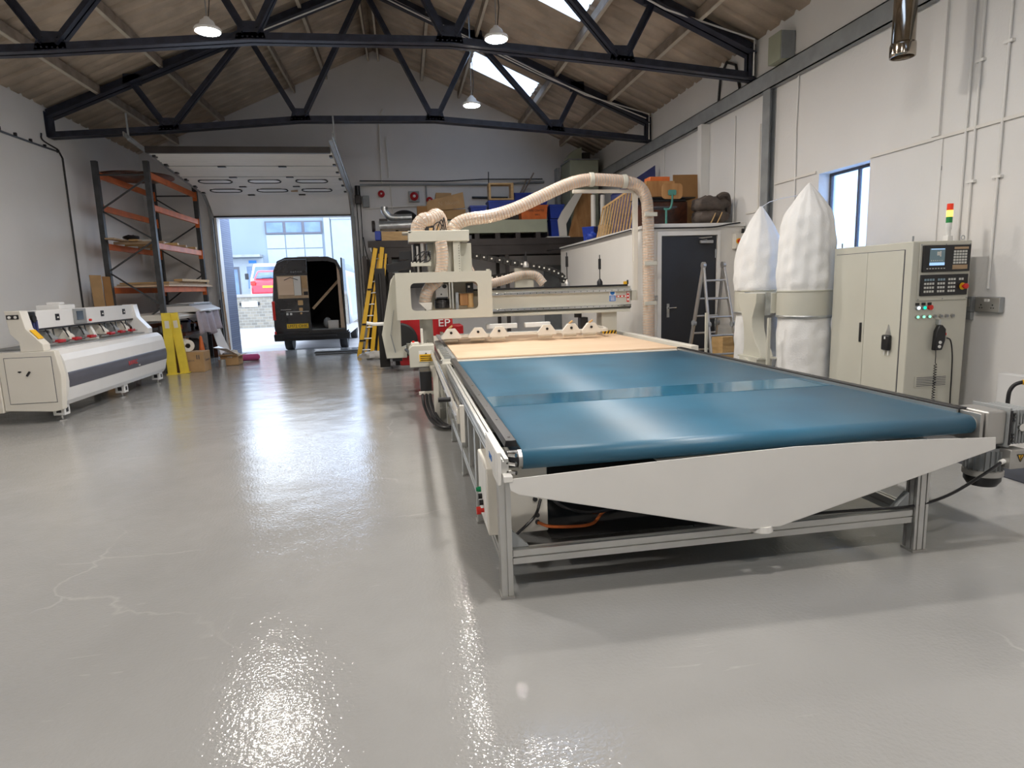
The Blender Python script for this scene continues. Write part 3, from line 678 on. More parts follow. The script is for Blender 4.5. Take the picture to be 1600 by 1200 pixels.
# gantry
ga = obj('gantry_beam', MB().box(.30, 3.52, 9.5, 9.82, 1.17, 1.53), 'cream', cn, bevel=.006)
obj('top_strip', MB().box(.32, 3.46, 9.46, 9.80, 1.53, 1.555), 'black', ga)
for z in (1.465, 1.225):
    r_ = obj('linear_rail', MB().box(.32, 3.52, 9.46, 9.50, z-.02, z+.02), 'chrome', ga, bevel=.003)
    m = MB()
    for k in range(32): m.cyl((.4+k*.1, 9.458, z), (.4+k*.1, 9.462, z), .007, 6)
    obj('rail_screw', m, 'black', r_)
obj('rack_strip', MB().box(.32, 3.52, 9.47, 9.50, 1.19, 1.203), 'blackm', ga)
obj('bottom_flange', MB().box(.3, 3.50, 9.44, 9.5, 1.13, 1.17), 'cream', ga, bevel=.003)
s_ = obj('safety_sign', MB().box(3.165, 3.275, 9.493, 9.498, 1.295, 1.475), 'paper', ga)
obj('sign_panel', MB().box(3.17, 3.27, 9.490, 9.4935, 1.298, 1.385), 'bluesign', s_)
obj('sign_disc', MB().cyl((3.22, 9.494, 1.43), (3.22, 9.489, 1.43), .036, 20), 'bluesign', s_)
m = MB(); 
for k in range(4): m.box(3.185, 3.255, 9.488, 9.490, 1.31+k*.018, 1.318+k*.018)
obj('sign_text', m, 'paper', s_)
h = obj('hazard_strip', MB().box(3.285, 3.50, 9.492, 9.497, 1.355, 1.385), 'redb', ga)
m = MB()
for k in range(3): m.box(3.30+k*.06, 3.335+k*.06, 9.490, 9.4925, 1.360, 1.380)
m.box(3.462, 3.49, 9.490, 9.4925, 1.30, 1.335); m.box(3.462, 3.49, 9.490, 9.4925, 1.36, 1.385); m.box(3.462, 3.49, 9.490, 9.4925, 1.41, 1.44)
obj('hazard_marks', m, 'paper', h)
obj('hazard_strip', MB().box(3.455, 3.495, 9.4915, 9.497, 1.28, 1.46), 'redb', ga)
obj('end_junction_box', MB().box(3.54, 3.62, 9.5, 9.62, 1.30, 1.46), 'cream', ga, bevel=.004)
obj('gantry_leg', MB().box(3.05, 3.30, 9.52, 9.80, .78, 1.17), 'cream', ga, bevel=.005)
obj('gantry_leg', MB().box(.21, .40, 9.50, 9.80, .68, 1.17), 'cream', ga, bevel=.005)
h = obj('hazard_sticker', MB().box(3.06, 3.29, 9.51, 9.52, .785, .84), 'yellow', ga)
m = MB(); 
for k in range(4): m.prism([(3.075+k*.055, .785), (3.10+k*.055, .785), (3.125+k*.055, .84), (3.10+k*.055, .84)], 'y', 9.507, 9.51)
obj('hazard_bar', m, 'black', h)
mt = obj('drive_motor', MB().box(2.72, 2.84, 9.56, 9.74, .86, 1.06), 'black', ga, bevel=.01)
obj('motor_cap', MB().cyl((2.70, 9.65, 1.06), (2.70, 9.65, 1.12), .06, 16), 'black', mt)
# left cheek
m = MB().prism([(-.13, 1.79), (-.18, 1.72), (-.35, .95), (-.30, .60), (-.01, .60), (-.01, .74), (-.08, .76), (-.075, 1.16), (-.10, 1.80)], 'y', 9.2, 9.26)
lc = obj('side_cheek', m, 'cream', ga, bevel=.006)
m = MB().prism([(-.13, 1.79), (-.18, 1.72), (-.35, .95), (-.30, .60), (-.01, .60), (-.01, .74), (-.29, .64), (-.325, .95), (-.155, 1.70), (-.12, 1.78)], 'y', 9.26, 9.74)
obj('cheek_shell', m, 'cream', lc)
m = MB().bar((-.16, 9.19, 1.30), (-.225, 9.19, .95), .006, .014); m.bar((-.225, 9.19, .95), (-.17, 9.19, .68), .006, .014)
obj('fold_line', m, 'gsteel', lc)
obj('air_port', MB().tube([(-.24, 9.3, 1.10), (-.45, 9.3, 1.10), (-.56, 9.3, 1.12)], .025), 'paper', lc)
obj('foot_bar', MB().tube([(-.02, 9.15, .72), (.06, 8.7, .68), (.10, 8.3, .62)], .022), 'black', lc)
obj('bottom_pad', MB().box(-.22, -.08, 9.25, 9.5, .55, .60), 'black', lc)
m = MB(); m.bar((.0, 9.5, .72), (.25, 9.55, .72), .1, .12); obj('foot_link', m, 'cream', lc)
# cover with window
m = MB(); x0, x1, z0, z1 = -.11, 1.22, 1.165, 1.81
m.holed(outer_for(x0, x1, z0, z1), rrect(.09, 1.02, 1.285, 1.665, .06), 'y', 8.80, 8.815)
cvr = obj('spindle_cover', m, 'cream', ga, smooth=30)
m = MB().box(x0, x1, 8.815, 9.42, 1.795, 1.81); m.box(x0, x0+.012, 8.815, 9.42, 1.165, 1.795); m.box(x1-.012, x1, 8.815, 9.30, 1.165, 1.795)
obj('cover_shell', m, 'cream', cvr)
m = MB().cyl((1.18, 8.85, 1.81), (1.18, 8.85, 1.83), .025, 10); m.cyl((.10, 8.85, 1.81), (.10, 8.85, 1.845), .008, 8)
obj('cap_bolt', m, 'cream', cvr)
# spindle carriage
ca = obj('spindle_carriage', MB().box(.36, 1.0, 9.25, 9.45, 1.25, 2.22), 'cream', ga, bevel=.006)
ca2 = obj('carriage_column', MB().box(.72, .82, 9.05, 9.25, 1.7, 2.24), 'cream', ca, bevel=.004)
m = MB()
for k in range(12): m.cyl((.80, 9.045, 1.78+k*.036), (.80, 9.052, 1.78+k*.036), .006, 6)
obj('column_screws', m, 'black', ca)
obj('spindle_head', MB().box(.44, .62, 9.0, 9.25, 1.44, 1.65), 'alud', ca, bevel=.006)
m = MB().cyl((.49, 8.995, 1.62), (.49, 9.0, 1.62), .03, 12); m.cyl((.57, 8.995, 1.61), (.57, 9.0, 1.61), .03, 12); m.box(.45, .61, 8.98, 9.0, 1.44, 1.46); m.cyl((.52, 8.995, 1.50), (.52, 9.0, 1.50), .012, 8)
obj('head_detail', m, 'black', ca)
m = MB().lathe([(.10, 1.30), (.105, 1.33), (.10, 1.42), (.06, 1.44)], (.53, 9.1, 0), 24); obj('dust_shroud', m, 'blackm', ca)
m = MB()
for k in range(5): m.lathe([(.103, 1.31+k*.022), (.108, 1.32+k*.022), (.103, 1.33+k*.022)], (.53, 9.1, 0), 24, cap=False)
obj('shroud_rings', m, 'black', ca)
m = MB().cyl((.64, 9.0, 1.30), (.64, 9.0, 1.72), .012, 8); m.cyl((.68, 9.0, 1.27), (.68, 9.0, 1.72), .016, 8); obj('guide_rod', m, 'chrome', ca)
obj('guide_plate', MB().box(.72, .76, 8.98, 9.2, 1.27, 1.52), 'galv', ca)
m = MB().box(.78, .90, 9.0, 9.2, 1.33, 1.50); tag(obj('drill_block', m, 'ply', ca, bevel=.01), 'tan drill block')
tag(obj('drill_block', MB().lathe([(.045, 1.30), (.05, 1.32), (.04, 1.40), (.05, 1.49), (.05, 1.5)], (.935, 9.05, 0), 18), 'pine', ca), 'brass coloured drill head')
obj('servo_motor', MB().box(.88, .98, 8.99, 9.1, 1.51, 1.65), 'black', ca, bevel=.006)
obj('motor_label', MB().box(.90, .93, 8.985, 8.99, 1.58, 1.61), 'paper', ca)
obj('dust_hood', MB().prism([(.20, 1.39), (.38, 1.39), (.37, 1.29), (.30, 1.28)], 'y', 8.9, 9.15), 'creamw', ca, bevel=.005)
# upper machinery left of the column
m = MB().cyl((.22, 9.1, 1.78), (.22, 9.1, 2.18), .018, 10); m.cyl((.29, 9.1, 1.9), (.29, 9.1, 2.22), .03, 12); m.cyl((.15, 9.1, 1.95), (.15, 9.1, 2.2), .01, 8)
obj('pneumatic_cylinder', m, 'alud', ca)
m = MB().box(.17, .27, 9.15, 9.3, 1.80, 2.22); m.bar((-.22, 9.2, 1.88), (.2, 9.2, 1.96), .10, .12); m.box(-.04, .15, 9.15, 9.32, 2.0, 2.12)
obj('valve_block', m, 'black', ca, bevel=.005)
obj('valve_manifold', MB().box(.12, .40, 9.0, 9.12, 1.90, 1.96), 'cream', ca, bevel=.004)
for q in range(4):
    obj('air_tube', MB().tube(spline([(.14+q*.05, 9.0, 1.95), (.2+q*.06, 8.98, 2.04-.02*q), (.33+q*.02, 9.0, 2.1), (.40, 9.1, 2.0+q*.03)]), .008), 'black', ca)
cb = obj('top_cross_box', MB().box(.10, .95, 9.0, 9.4, 2.235, 2.385), 'cream', ca, bevel=.006)
obj('box_lip', MB().box(.02, .14, 9.0, 9.4, 2.355, 2.372), 'cream', cb)
obj('post_brace', MB().box(.45, .72, 9.2, 9.3, 1.8, 2.235), 'cream', ca)
m = MB()
for k in range(3): m.tube(spline([(.45+.05*k, 9.05, 2.38), (.47+.06*k, 9.0, 2.46), (.55+.03*k, 9.05, 2.50+.03*k), (.60+.02*k, 9.1, 2.39)]), .008)
obj('air_tube', m, 'black', cb)
m = MB().box(.40, .46, 9.1, 9.16, 2.385, 2.43); m.box(.50, .54, 9.1, 9.16, 2.385, 2.45); obj('valve_fitting', m, 'pine', cb)
def hose(name, pts, r, parent, pitch=.042):
    P = spline(pts, 16); n = len(P)
    m = MB(); L = [0]
    for a, b in zip(P, P[1:]): L.append(L[-1]+(b-a).length)
    # resample evenly and ripple the wall
    S = max(2, int(L[-1]/(pitch/2))); Q = []; j = 0
    for i in range(S+1):
        t = L[-1]*i/S
        while j < n-2 and L[j+1] < t: j += 1
        f = (t-L[j])/max(1e-6, L[j+1]-L[j]); Q.append(P[j].lerp(P[j+1], f))
    m.tube(Q, lambda i: r*(1.0 if i % 2 else .965), 20, caps=False)
    o = obj(name, m, 'hose', parent, smooth=60)
    w_ = MB(); n2 = 12; turns = L[-1]/pitch; N = int(turns*n2); pts2 = []
    d = (Q[1]-Q[0]).normalized(); a = d.cross(V((0, 1, .3))).normalized(); frames = []
    for i in range(len(Q)):
        d = (Q[min(i+1, S)]-Q[max(i-1, 0)]).normalized(); a = (a-d*a.dot(d)).normalized(); frames.append((Q[i], a.copy(), d.cross(a)))
    for k in range(N+1):
        s2 = k/N*S; i = min(int(s2), S-1); f = s2-i; c = frames[i][0].lerp(frames[i+1][0], f); a_, b_ = frames[i][1], frames[i][2]
        t = 2*math.pi*k/n2; pts2.append(c+(a_*math.cos(t)+b_*math.sin(t))*r*1.0)
    w_.tube(pts2, .0042, 4)
    obj('spiral_wire', w_, 'copper', o, smooth=60)
    return o
hose('extraction_hose', [(.24, 9.15, 2.385), (.25, 9.15, 2.46), (.32, 9.15, 2.54), (.43, 9.2, 2.565), (.52, 9.3, 2.62), (.585, 9.42, 2.55), (.59, 9.5, 2.38)], .10, cb)
hose('extraction_hose', [(.74, 9.2, 2.385), (.78, 9.2, 2.47), (.95, 9.2, 2.545), (1.3, 9.2, 2.59), (1.65, 9.25, 2.69), (2.05, 9.3, 2.86), (2.5, 9.35, 3.05), (2.8, 9.4, 3.12), (3.1, 9.42, 3.12), (3.4, 9.45, 3.10), (3.62, 9.46, 3.04), (3.74, 9.46, 2.90), (3.785, 9.46, 2.65), (3.79, 9.44, 2.0), (3.79, 9.42, 1.3), (3.79, 9.42, .6), (3.79, 9.42, .12)], .092, cn)
hose('extraction_hose', [(.55, 9.0, 2.23), (.56, 8.99, 2.05), (.54, 8.98, 1.85), (.48, 8.97, 1.70), (.36, 8.97, 1.60), (.30, 8.98, 1.48), (.28, 9.0, 1.38)], .085, ca)
hose('extraction_hose', [(.78, 9.35, 2.3), (.90, 9.5, 2.05), (1.02, 9.62, 1.80), (1.2, 9.72, 1.64), (1.5, 9.85, 1.66), (1.85, 9.9, 1.75), (2.08, 9.9, 1.74), (2.2, 9.86, 1.60)], .07, cn)
ms = obj('hose_mast', MB().box(3.585, 3.655, 9.53, 9.60, 1.30, 2.99), 'creamw', ga, bevel=.004)
obj('mast_arm', MB().box(2.62, 3.655, 9.53, 9.59, 2.95, 3.0), 'creamw', ms, bevel=.004)
obj('mast_strut', MB().bar((3.585, 9.565, 1.9), (3.585, 9.565, 2.95), .02, .02), 'creamw', ms)
for x in (2.87, 3.40): obj('hose_clamp', MB().lathe([(.098, x-.035), (.104, x-.03), (.104, x+.03), (.098, x+.035)], (0, 9.41 if x < 3 else 9.445, 3.125 if x < 3 else 3.10), 24, 'x', cap=False), 'cream', ms)
for z in (2.6, 1.86, 1.25): obj('hose_clamp', MB().box(3.69, 3.89, 9.325, 9.36, z-.03, z+.03), 'cream', ms, bevel=.004)
# energy chain
def chain(pts, parent):
    P = spline(pts, 10); m = MB(); m2 = MB(); L = 0; last = P[0]
    for p in P[1:]:
        if (p-last).length > .075:
            d = (p-last).normalized(); m.bar(last, last+d*((p-last).length*.92), .10, .085, (0, 0, 1)); c = (p+last)/2
            m2.cyl(c+V((0, -.056, 0)), c+V((0, -.05, 0)), .014, 8); last = p
    o = obj('energy_chain', m, 'blackm', parent); tag(obj('chain_rivet', m2, 'creamw', o), 'pale rivets'); return o
chain([(.70, 9.9, 2.14), (1.2, 9.9, 2.05), (1.8, 9.9, 1.93), (2.25, 9.9, 1.84), (2.48, 9.9, 1.74), (2.55, 9.9, 1.64), (2.50, 9.9, 1.57)], ga)
chain([(1.35, 10.0, 1.72), (1.6, 10.0, 1.75), (1.8, 10.0, 1.78)], ga)
obj('chain_tray', MB().box(.9, 2.6, 9.84, 10.0, 1.50, 1.53), 'cream', ga)
obj('chain_tray_end', MB().box(1.75, 2.05, 9.92, 10.0, 1.53, 1.86), 'cream', ga)
for x, zb, zt in ((2.52, 1.555, 2.07), (3.05, 1.555, 2.02), (1.87, 1.86, 2.10)):
    m = MB().cyl((x, 9.6, zb), (x, 9.6, zt), .008, 8); m.cyl((x, 9.6, zt-.22), (x, 9.6, zt-.06), .022, 10); r_ = obj('antenna_lamp', m, 'black', ga)
    obj('lamp_base', MB().lathe([(.045, zb), (.045, zb+.05), (.02, zb+.09), (.01, zb+.1)], (x, 9.6, 0), 14), 'alud' if x < 3 else 'black', r_)
m = MB().box(3.40, 3.45, 9.47, 9.50, 1.555, 1.60); tag(obj('limit_switch', m, 'yellow', ga), 'yellow limit switch')
obj('limit_stop', MB().box(3.455, 3.475, 9.47, 9.50, 1.555, 1.62), 'black', ga)
# pressing rollers in front of the beam
pb = obj('press_bar', MB().box(.48, 2.96, 8.95, 9.03, .875, .92), 'creamw', ga, bevel=.004)
for x in (.50, 2.92): obj('press_bar_arm', MB().box(x, x+.04, 9.03, 9.5, .875, .935), 'creamw', pb)
for x0 in (.62, 1.0, 1.30, 2.0, 2.36, 2.66):
    b = obj('roller_bracket', MB().prism([(x0-.14, .875), (x0+.14, .875), (x0+.14, .91), (x0+.06, 1.02), (x0-.05, 1.02), (x0-.14, .91)], 'y', 8.80, 8.86), 'creamw', pb, bevel=.006)
    obj('bracket_nut', MB().cyl((x0, 8.785, .96), (x0, 8.80, .96), .02, 6), 'black', b)
    obj('pinch_roller', MB().cyl((x0-.10, 8.92, .85), (x0+.10, 8.92, .85), .026, 14), 'creamw', b)
for x0, x1 in ((1.16, 1.62), (1.74, 2.12)): obj('press_pad', MB().box(x0, x1, 9.1, 9.2, .97, 1.04), 'paper', pb, bevel=.006)
m = MB().box(.58, .60, 8.86, 9.03, .92, .93); 
for x0 in (.62, 2.36, 2.66): m.cyl((x0-.03, 8.82, 1.02), (x0+.02, 8.80, 1.06), .014, 8)
obj('grease_nipple', m, 'pine', pb)
# control pod on the left of the bed
pd = obj('lubrication_unit', MB().prism([(.02, .60), (.31, .60), (.34, .66), (.34, .88), (.06, .88), (.02, .84)], 'y', 7.98, 8.3), 'cream', cn, bevel=.008)
s_ = obj('warning_label', MB().box(.14, .31, 7.972, 7.98, .67, .81), 'paper', pd); obj('label_panel', MB().box(.145, .305, 7.969, 7.972, .675, .765), 'yellow', s_)
m = MB().prism([(.215, .767), (.245, .767), (.23, .787)], 'y', 7.968, 7.972)
for k in range(3): m.box(.16, .29, 7.9675, 7.969, .685+k*.026, .695+k*.026)
obj('label_text', m, 'black', s_)
m = MB().box(.05, .15, 8.05, 8.2, .88, .91); m.box(.18, .21, 8.1, 8.16, .88, 1.08); obj('pod_top', m, 'creamw', pd, bevel=.004)
m = MB().cyl((.08, 8.1, .91), (.08, 8.1, .93), .016, 10); tag(obj('pod_button', m, 'redb', pd), 'red button')
obj('cable_trunk', MB().box(.13, .27, 7.55, 7.98, .35, .60), 'black', pd, bevel=.006)
obj('trunk_end', MB().box(.11, .30, 7.50, 7.55, .325, .36), 'creamw', pd)
m = MB().cyl((.30, 7.7, .58), (.34, 7.7, .58), .03, 12); obj('trunk_knob', m, 'paper', pd)
for q, dx in enumerate((0, .045, .09)):
    obj('power_cable', MB().tube(spline([(.15+dx, 7.52, .33), (.16+dx, 7.35, .22), (.22+dx, 7.1, .10), (.33+dx, 6.9, .05), (.50, 6.85, .04+q*.035), (.7, 6.85, .04+q*.035)]), .02, 10), 'black', pd)
obj('cream_shelf', MB().box(.27, .36, 7.6, 8.3, .52, .62), 'creamw', pd)
# ================================================================== LEFT MACHINE
lm = thing('drilling_machine', 'long white bench machine with dark grey stripe along the left wall', 'machine', (-5.1, 11.1, 0))
prof = [(-5.75, .2), (-5.75, .93), (-4.68, .945), (-4.56, .94), (-4.49, .885), (-4.46, .80), (-4.44, .63), (-4.435, .53), (-4.445, .44), (-4.485, .27), (-4.53, .205)]
obj('body', MB().prism(prof, 'y', 9.05, 12.55), 'offwhite', lm, smooth=8)
obj('end_panel', MB().prism([(-5.17, .19), (-5.17, .94), (-4.50, .945), (-4.455, .62), (-4.50, .17), (-4.60, .15)], 'y', 8.93, 9.048), 'creamw', lm, bevel=.006)
ep = obj('access_door', MB().box(-5.09, -4.55, 8.922, 8.93, .28, .87), 'creamw', lm, bevel=.002)
m = MB().box(-5.097, -4.543, 8.926, 8.931, .273, .877); obj('door_gap', m, 'dgrey', ep)
m = MB().bar((-4.85, 8.915, .635), (-4.81, 8.912, .69), .02, .02); m.cyl((-4.93, 8.915, .69), (-4.93, 8.922, .69), .012, 10); m.box(-4.95, -4.91, 8.916, 8.922, .685, .70)
obj('door_handle', m, 'black', ep)
obj('low_cabinet', MB().box(-6.05, -5.175, 8.9, 9.6, .17, .70), 'creamw', lm, bevel=.005)
obj('low_cabinet_door', MB().box(-5.9, -5.22, 8.893, 8.9, .25, .58), 'creamw', lm, bevel=.002)
obj('feed_tray', MB().box(-5.8, -5.2, 8.95, 9.5, .70, .76), 'black', lm, bevel=.01)
b = obj('stripe_band', MB().prism([(-4.441, .645), (-4.432, .63), (-4.427, .53), (-4.441, .445)], 'y', 9.06, 12.54), 'dgrey', lm)
tl = text('brand_mark', 'RAWLC', .10, 'redb', b, (-4.425, 11.05, .545), (math.pi/2, 0, math.pi/2), .001)
text('brand_mark', 'CNC', .035, 'paper', b, (-4.425, 11.28, .475), (math.pi/2, 0, math.pi/2), .001)
for y in (10.3, 11.6, 12.0): obj('panel_seam', MB().prism([(-4.47, .79), (-4.431, .53), (-4.433, .53), (-4.472, .79)], 'y', y, y+.006), 'gsteel', b)
for y in (9.12, 10.95, 12.45):
    l = obj('leg', MB().box(-4.68, -4.54, y-.07, y+.07, .075, .22), 'offwhite', lm, bevel=.004)
    obj('leg_opening', MB().box(-4.539, -4.537, y-.03, y+.03, .11, .17), 'black', l)
    obj('leg_opening', MB().box(-4.64, -4.58, y-.072, y-.0705, .11, .17), 'black', l)
    obj('levelling_foot', MB().lathe([(.045, 0), (.045, .012), (.012, .02), (.012, .075)], (-4.61, y, 0), 14), 'chrome', l)
    l2 = obj('leg', MB().box(-5.7, -5.58, y-.06, y+.06, 0, .2), 'offwhite', lm)
obj('worktop', MB().box(-5.45, -4.70, 9.25, 12.5, .93, .965), 'gsteel', lm)
obj('front_ledge', MB().box(-4.70, -4.60, 9.1, 10.4, .93, .95), 'offwhite', lm)
# towers and beam
tp = [(-5.02, 1.47), (-4.84, 1.47), (-4.80, 1.24), (-4.63, 1.03), (-4.63, .945), (-4.90, .945), (-4.90, 1.07), (-4.99, 1.18)]
for y0, y1 in ((8.95, 9.12), (12.36, 12.54)):
    tw = obj('end_tower', MB().prism(tp, 'y', y0, y1), 'creamw' if y0 < 10 else 'offwhite', lm, bevel=.006)
    if y0 < 10:
        obj('name_plate', MB().box(-5.0, -4.86, 8.943, 8.95, 1.365, 1.42), 'black', tw)
        m = MB().cyl((-4.965, 8.938, 1.39), (-4.965, 8.943, 1.39), .018, 12); m.cyl((-4.895, 8.938, 1.39), (-4.895, 8.943, 1.39), .018, 12); obj('plate_symbol', m, 'paper', tw)
        obj('warning_sticker', MB().bar((-4.77, 9.035, 1.22), (-4.68, 9.035, 1.105), .12, .006, (.8, 0, .6)), 'yellow', tw)
bm_ = obj('top_beam', MB().box(-5.02, -4.86, 9.35, 12.54, 1.22, 1.46), 'offwhite', lm, bevel=.005)
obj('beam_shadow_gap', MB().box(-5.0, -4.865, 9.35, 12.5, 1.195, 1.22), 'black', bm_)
for y in (9.85, 11.2, 12.0, 12.48):
    w_ = .05 if y < 12.4 else .02
    s_ = obj('beam_slot', MB().box(-4.859, -4.853, y-w_, y+w_, 1.31, 1.40), 'black', bm_)
    if y < 12.4: obj('slot_switch', MB().box(-4.853, -4.848, y-.015, y+.02, 1.34, 1.36), 'paper', s_)
sc_ = obj('control_screen', MB().box(-4.86, -4.83, 10.28, 10.62, 1.23, 1.455), 'gsteel', bm_, bevel=.006); obj('screen_glass', MB().box(-4.83, -4.826, 10.33, 10.52, 1.29, 1.42), 'dscreen', sc_)
tag(obj('stop_button', MB().cyl((-4.83, 10.69, 1.27), (-4.80, 10.69, 1.27), .02, 12), 'redb', bm_), 'red button')
obj('gauge', MB().cyl((-4.86, 9.22, 1.36), (-4.82, 9.22, 1.36), .05, 14), 'black', lm)
m = MB().box(-4.98, -4.86, 9.13, 9.33, 1.24, 1.45); obj('valve_block', m, 'black', lm, bevel=.01)
m = MB()
for k in range(3): m.cyl((-4.85, 9.16+k*.07, 1.16), (-4.85, 9.16+k*.07, 1.34), .018, 10)
tag(obj('filter_bowl', m, 'navy', lm), 'blue air filter bowls')
obj('top_box', MB().box(-5.35, -5.03, 10.3, 10.75, 1.42, 1.52), 'offwhite', lm, bevel=.01)
obj('top_box_cap', MB().box(-5.28, -5.1, 10.45, 10.6, 1.52, 1.56), 'offwhite', lm, bevel=.008)
for k, y in enumerate((9.65, 10.1, 10.55, 11.2, 11.6, 12.0)):
    h_ = obj('drill_head', MB().prism([(-5.05, 1.18), (-4.93, 1.18), (-4.82, 1.07), (-4.82, 1.02), (-5.05, 1.02)], 'y', y-.07, y+.07), 'creamw' if k % 2 else 'gsteel', lm, bevel=.006)
    obj('head_motor', MB().cyl((-4.95, y, 1.15), (-4.87, y+.01, 1.04), .045, 12), 'black', h_)
    tag(obj('red_clamp', MB().box(-4.86, -4.76, y-.02, y+.15, 1.0, 1.045), 'red', h_, bevel=.01), 'red clamp pad')
    obj('hose_loop', MB().tube(spline([(-4.88, y-.1, 1.19), (-4.82, y-.15, 1.12), (-4.84, y-.05, 1.06), (-4.86, y+.05, 1.10), (-4.90, y+.12, 1.2)]), .009), 'black', h_)
    obj('clamp_rod', MB().bar((-4.80, y-.25, 1.0), (-4.80, y+.3, 1.01), .02, .02), 'alud', h_)
obj('centre_web', MB().prism([(-5.05, 1.2), (-4.93, 1.2), (-4.83, .965), (-5.05, .965)], 'y', 10.85, 10.93), 'creamw', lm)
obj('back_panel', MB().box(-5.47, -5.45, 9.2, 12.5, .93, 1.0), 'offwhite', lm)
# ================================================================== LEFT WALL CABLE
o = obj('wall_cable', MB().tube([(-6.385, 10.9, 4.42), (-6.385, 12.1, 4.36), (-6.385, 13.2, 4.38), (-6.385, 13.85, 4.40), (-6.385, 13.95, 4.30), (-6.385, 13.95, 2.6), (-6.385, 13.95, .9)], .018, 8), 'black')
tag(o, 'black cable running along and down the bare left wall', 'cable')
m = MB()
for k in range(7): m.box(-6.40, -6.36, 11.1+k*.45-.02, 11.1+k*.45+.02, 4.375, 4.43)
obj('cable_clip', m, 'black', o)
tag(obj('wall_cable', MB().tube(spline([(-6.385, 13.3, 4.62), (-6.385, 13.32, 4.5), (-6.385, 13.8, 4.44)], 6), .014, 8), 'black'), 'short black cable linking the far truss end to the wall cable', 'cable')
# ================================================================== PALLET RACK
rk = thing('pallet_rack', 'tall rack with dark posts and orange beams in the far left corner', 'rack', (-5.45, 15.8, 0))
RXs, RYs = (-5.98, -5.02), (14.3, 17.3)
for y in RYs:
    f = obj('upright_frame', MB().bar((RXs[0]+.05, y, 4.05), (RXs[1]-.05, y, 4.05), .04, .03), 'rackp', rk)
    for x in RXs:
        m = MB().sweep((x, y, 0), (x, y, 4.32 if y < 15 else 4.42), [(-.05, -.05), (.05, -.05), (.05, .05), (.02, .05), (.02, .03), (.035, .03), (.035, -.035), (-.035, -.035), (-.035, .03), (-.02, .03), (-.02, .05), (-.05, .05)], (0, 1, 0))
        p = obj('post', m, 'rackp', f)
        obj('post_foot', MB().box(x-.07, x+.07, y-.07, y+.07, 0, .008), 'rackp', p)
    zz = [.6, 1.4, 2.12, 2.75, 3.36, 4.0]; s_ = 0 if y < 15 else 1
    for a, b in zip(zz, zz[1:]):
        obj('brace', MB().bar((RXs[s_], y, a), (RXs[1-s_], y, b), .03, .03), 'rackp', f); s_ = 1-s_
for x in RXs:
    for z in (4.12, 3.47, 2.70, 1.80):
        b = obj('shelf_beam', MB().box(x-.03, x+.03, RYs[0]+.055, RYs[1]-.055, z-.12, z), 'orange', rk, bevel=.004)
        for y, s_ in ((RYs[0], 1), (RYs[1], -1)): obj('beam_connector', MB().box(x-.05, x+.05, y+s_*.0565-.005, y+s_*.0565+.005, z-.20, z+.02), 'orange', b)
    for z in (.95,): obj('shelf_beam', MB().box(x-.03, x+.03, RYs[0]+.055, RYs[1]-.055, z-.1, z), 'orange', rk, bevel=.004)
g_ = 'goods on the pallet rack'
tag(obj('round_tabletop', MB().lathe([(.72, 4.125), (.74, 4.135), (.74, 4.16), (.72, 4.165)], (-5.55, 15.15, 0), 48), 'dwood'), 'dark round tabletop lying on the top rack level', 'tabletop')
for k, (y, l, mm) in enumerate(((14.75, .9, 'timber'), (15.3, 1.0, 'pine'), (16.0, .95, 'timber'), (16.7, .95, 'pine'))):
    tag(obj('timber_bearer', MB().box(-5.98, -5.98+l+.08, y-.05, y+.05, 2.705, 2.76), mm, bevel=.003), ['nearest short timber laid across the third rack level', 'second short timber across the third rack level, paler', 'third short timber across the third rack level', 'farthest short timber across the third rack level'][k], 'timber')
for k, (x, y0, y1, z, h, mm, lb) in enumerate(((-5.8, 14.1, 16.9, 2.765, .03, 'timber', 'brown plank projecting toward the viewer from the third rack level'), (-5.55, 14.6, 17.0, 2.765, .035, 'pine', 'pale plank on the third rack level, longest'), (-5.32, 14.7, 16.4, 2.765, .03, 'creamw', 'white batten on the third rack level'))):
    tag(obj('plank', MB().box(x-.09, x+.09, y0, y1, z, z+h), mm, bevel=.003), lb, 'plank')
tag(obj('black_bundle', MB().ell((-5.72, 15.0, 2.86), .14, .25, .06, 12, 8, lambda d: 1+.15*math.sin(9*d.x+7*d.y)), 'black'), 'black bundle on top of the planks on the rack', 'bundle')
for k in range(3):
    z = 1.805+k*.035
    tag(obj('board_sheet', MB().box(-6.0+.02*k, -4.92-.03*k, 14.5+.1*k, 17.6-.05*k, z, z+.03), ['mdf', 'timber', 'pine'][k], bevel=.002), ['lowest', 'middle', 'topmost'][k]+' sheet in the stack of wood boards on the fourth rack level', 'board')
tag(obj('timber_block', MB().box(-5.08, -4.9, 15.3, 17.3, 1.915, 1.97), 'pine', bevel=.003), 'pale pine beam on top of the board stack on the rack', 'timber')
# lower shelf goods
tag(obj('painted_board', MB().prism([(-6.0, 1.10), (-4.75, 1.10), (-4.72, 1.17), (-4.9, 1.22), (-5.9, 1.22)], 'y', 13.7, 16.9), 'creamw', bevel=.01), 'cream painted panel sticking out at waist height from the rack', 'panel')
tag(obj('painted_board', MB().prism([(-5.5, 1.225), (-4.55, 1.225), (-4.55, 1.26), (-4.75, 1.36), (-5.3, 1.36)], 'y', 15.2, 16.75), 'offwhite', bevel=.01), 'white painted panel on the cream one, nearest the doorway', 'panel')
tag(obj('grey_board', MB().box(-5.35, -4.78, 15.2, 16.9, 1.365, 1.40), 'gsteel', bevel=.004), 'flat grey board lying on the white panel in the rack', 'board')
tag(obj('white_strip', MB().box(-5.2, -4.8, 15.6, 16.8, 1.405, 1.425), 'offwhite', bevel=.003), 'thin white strip on top of the grey board', 'board')
m = MB()
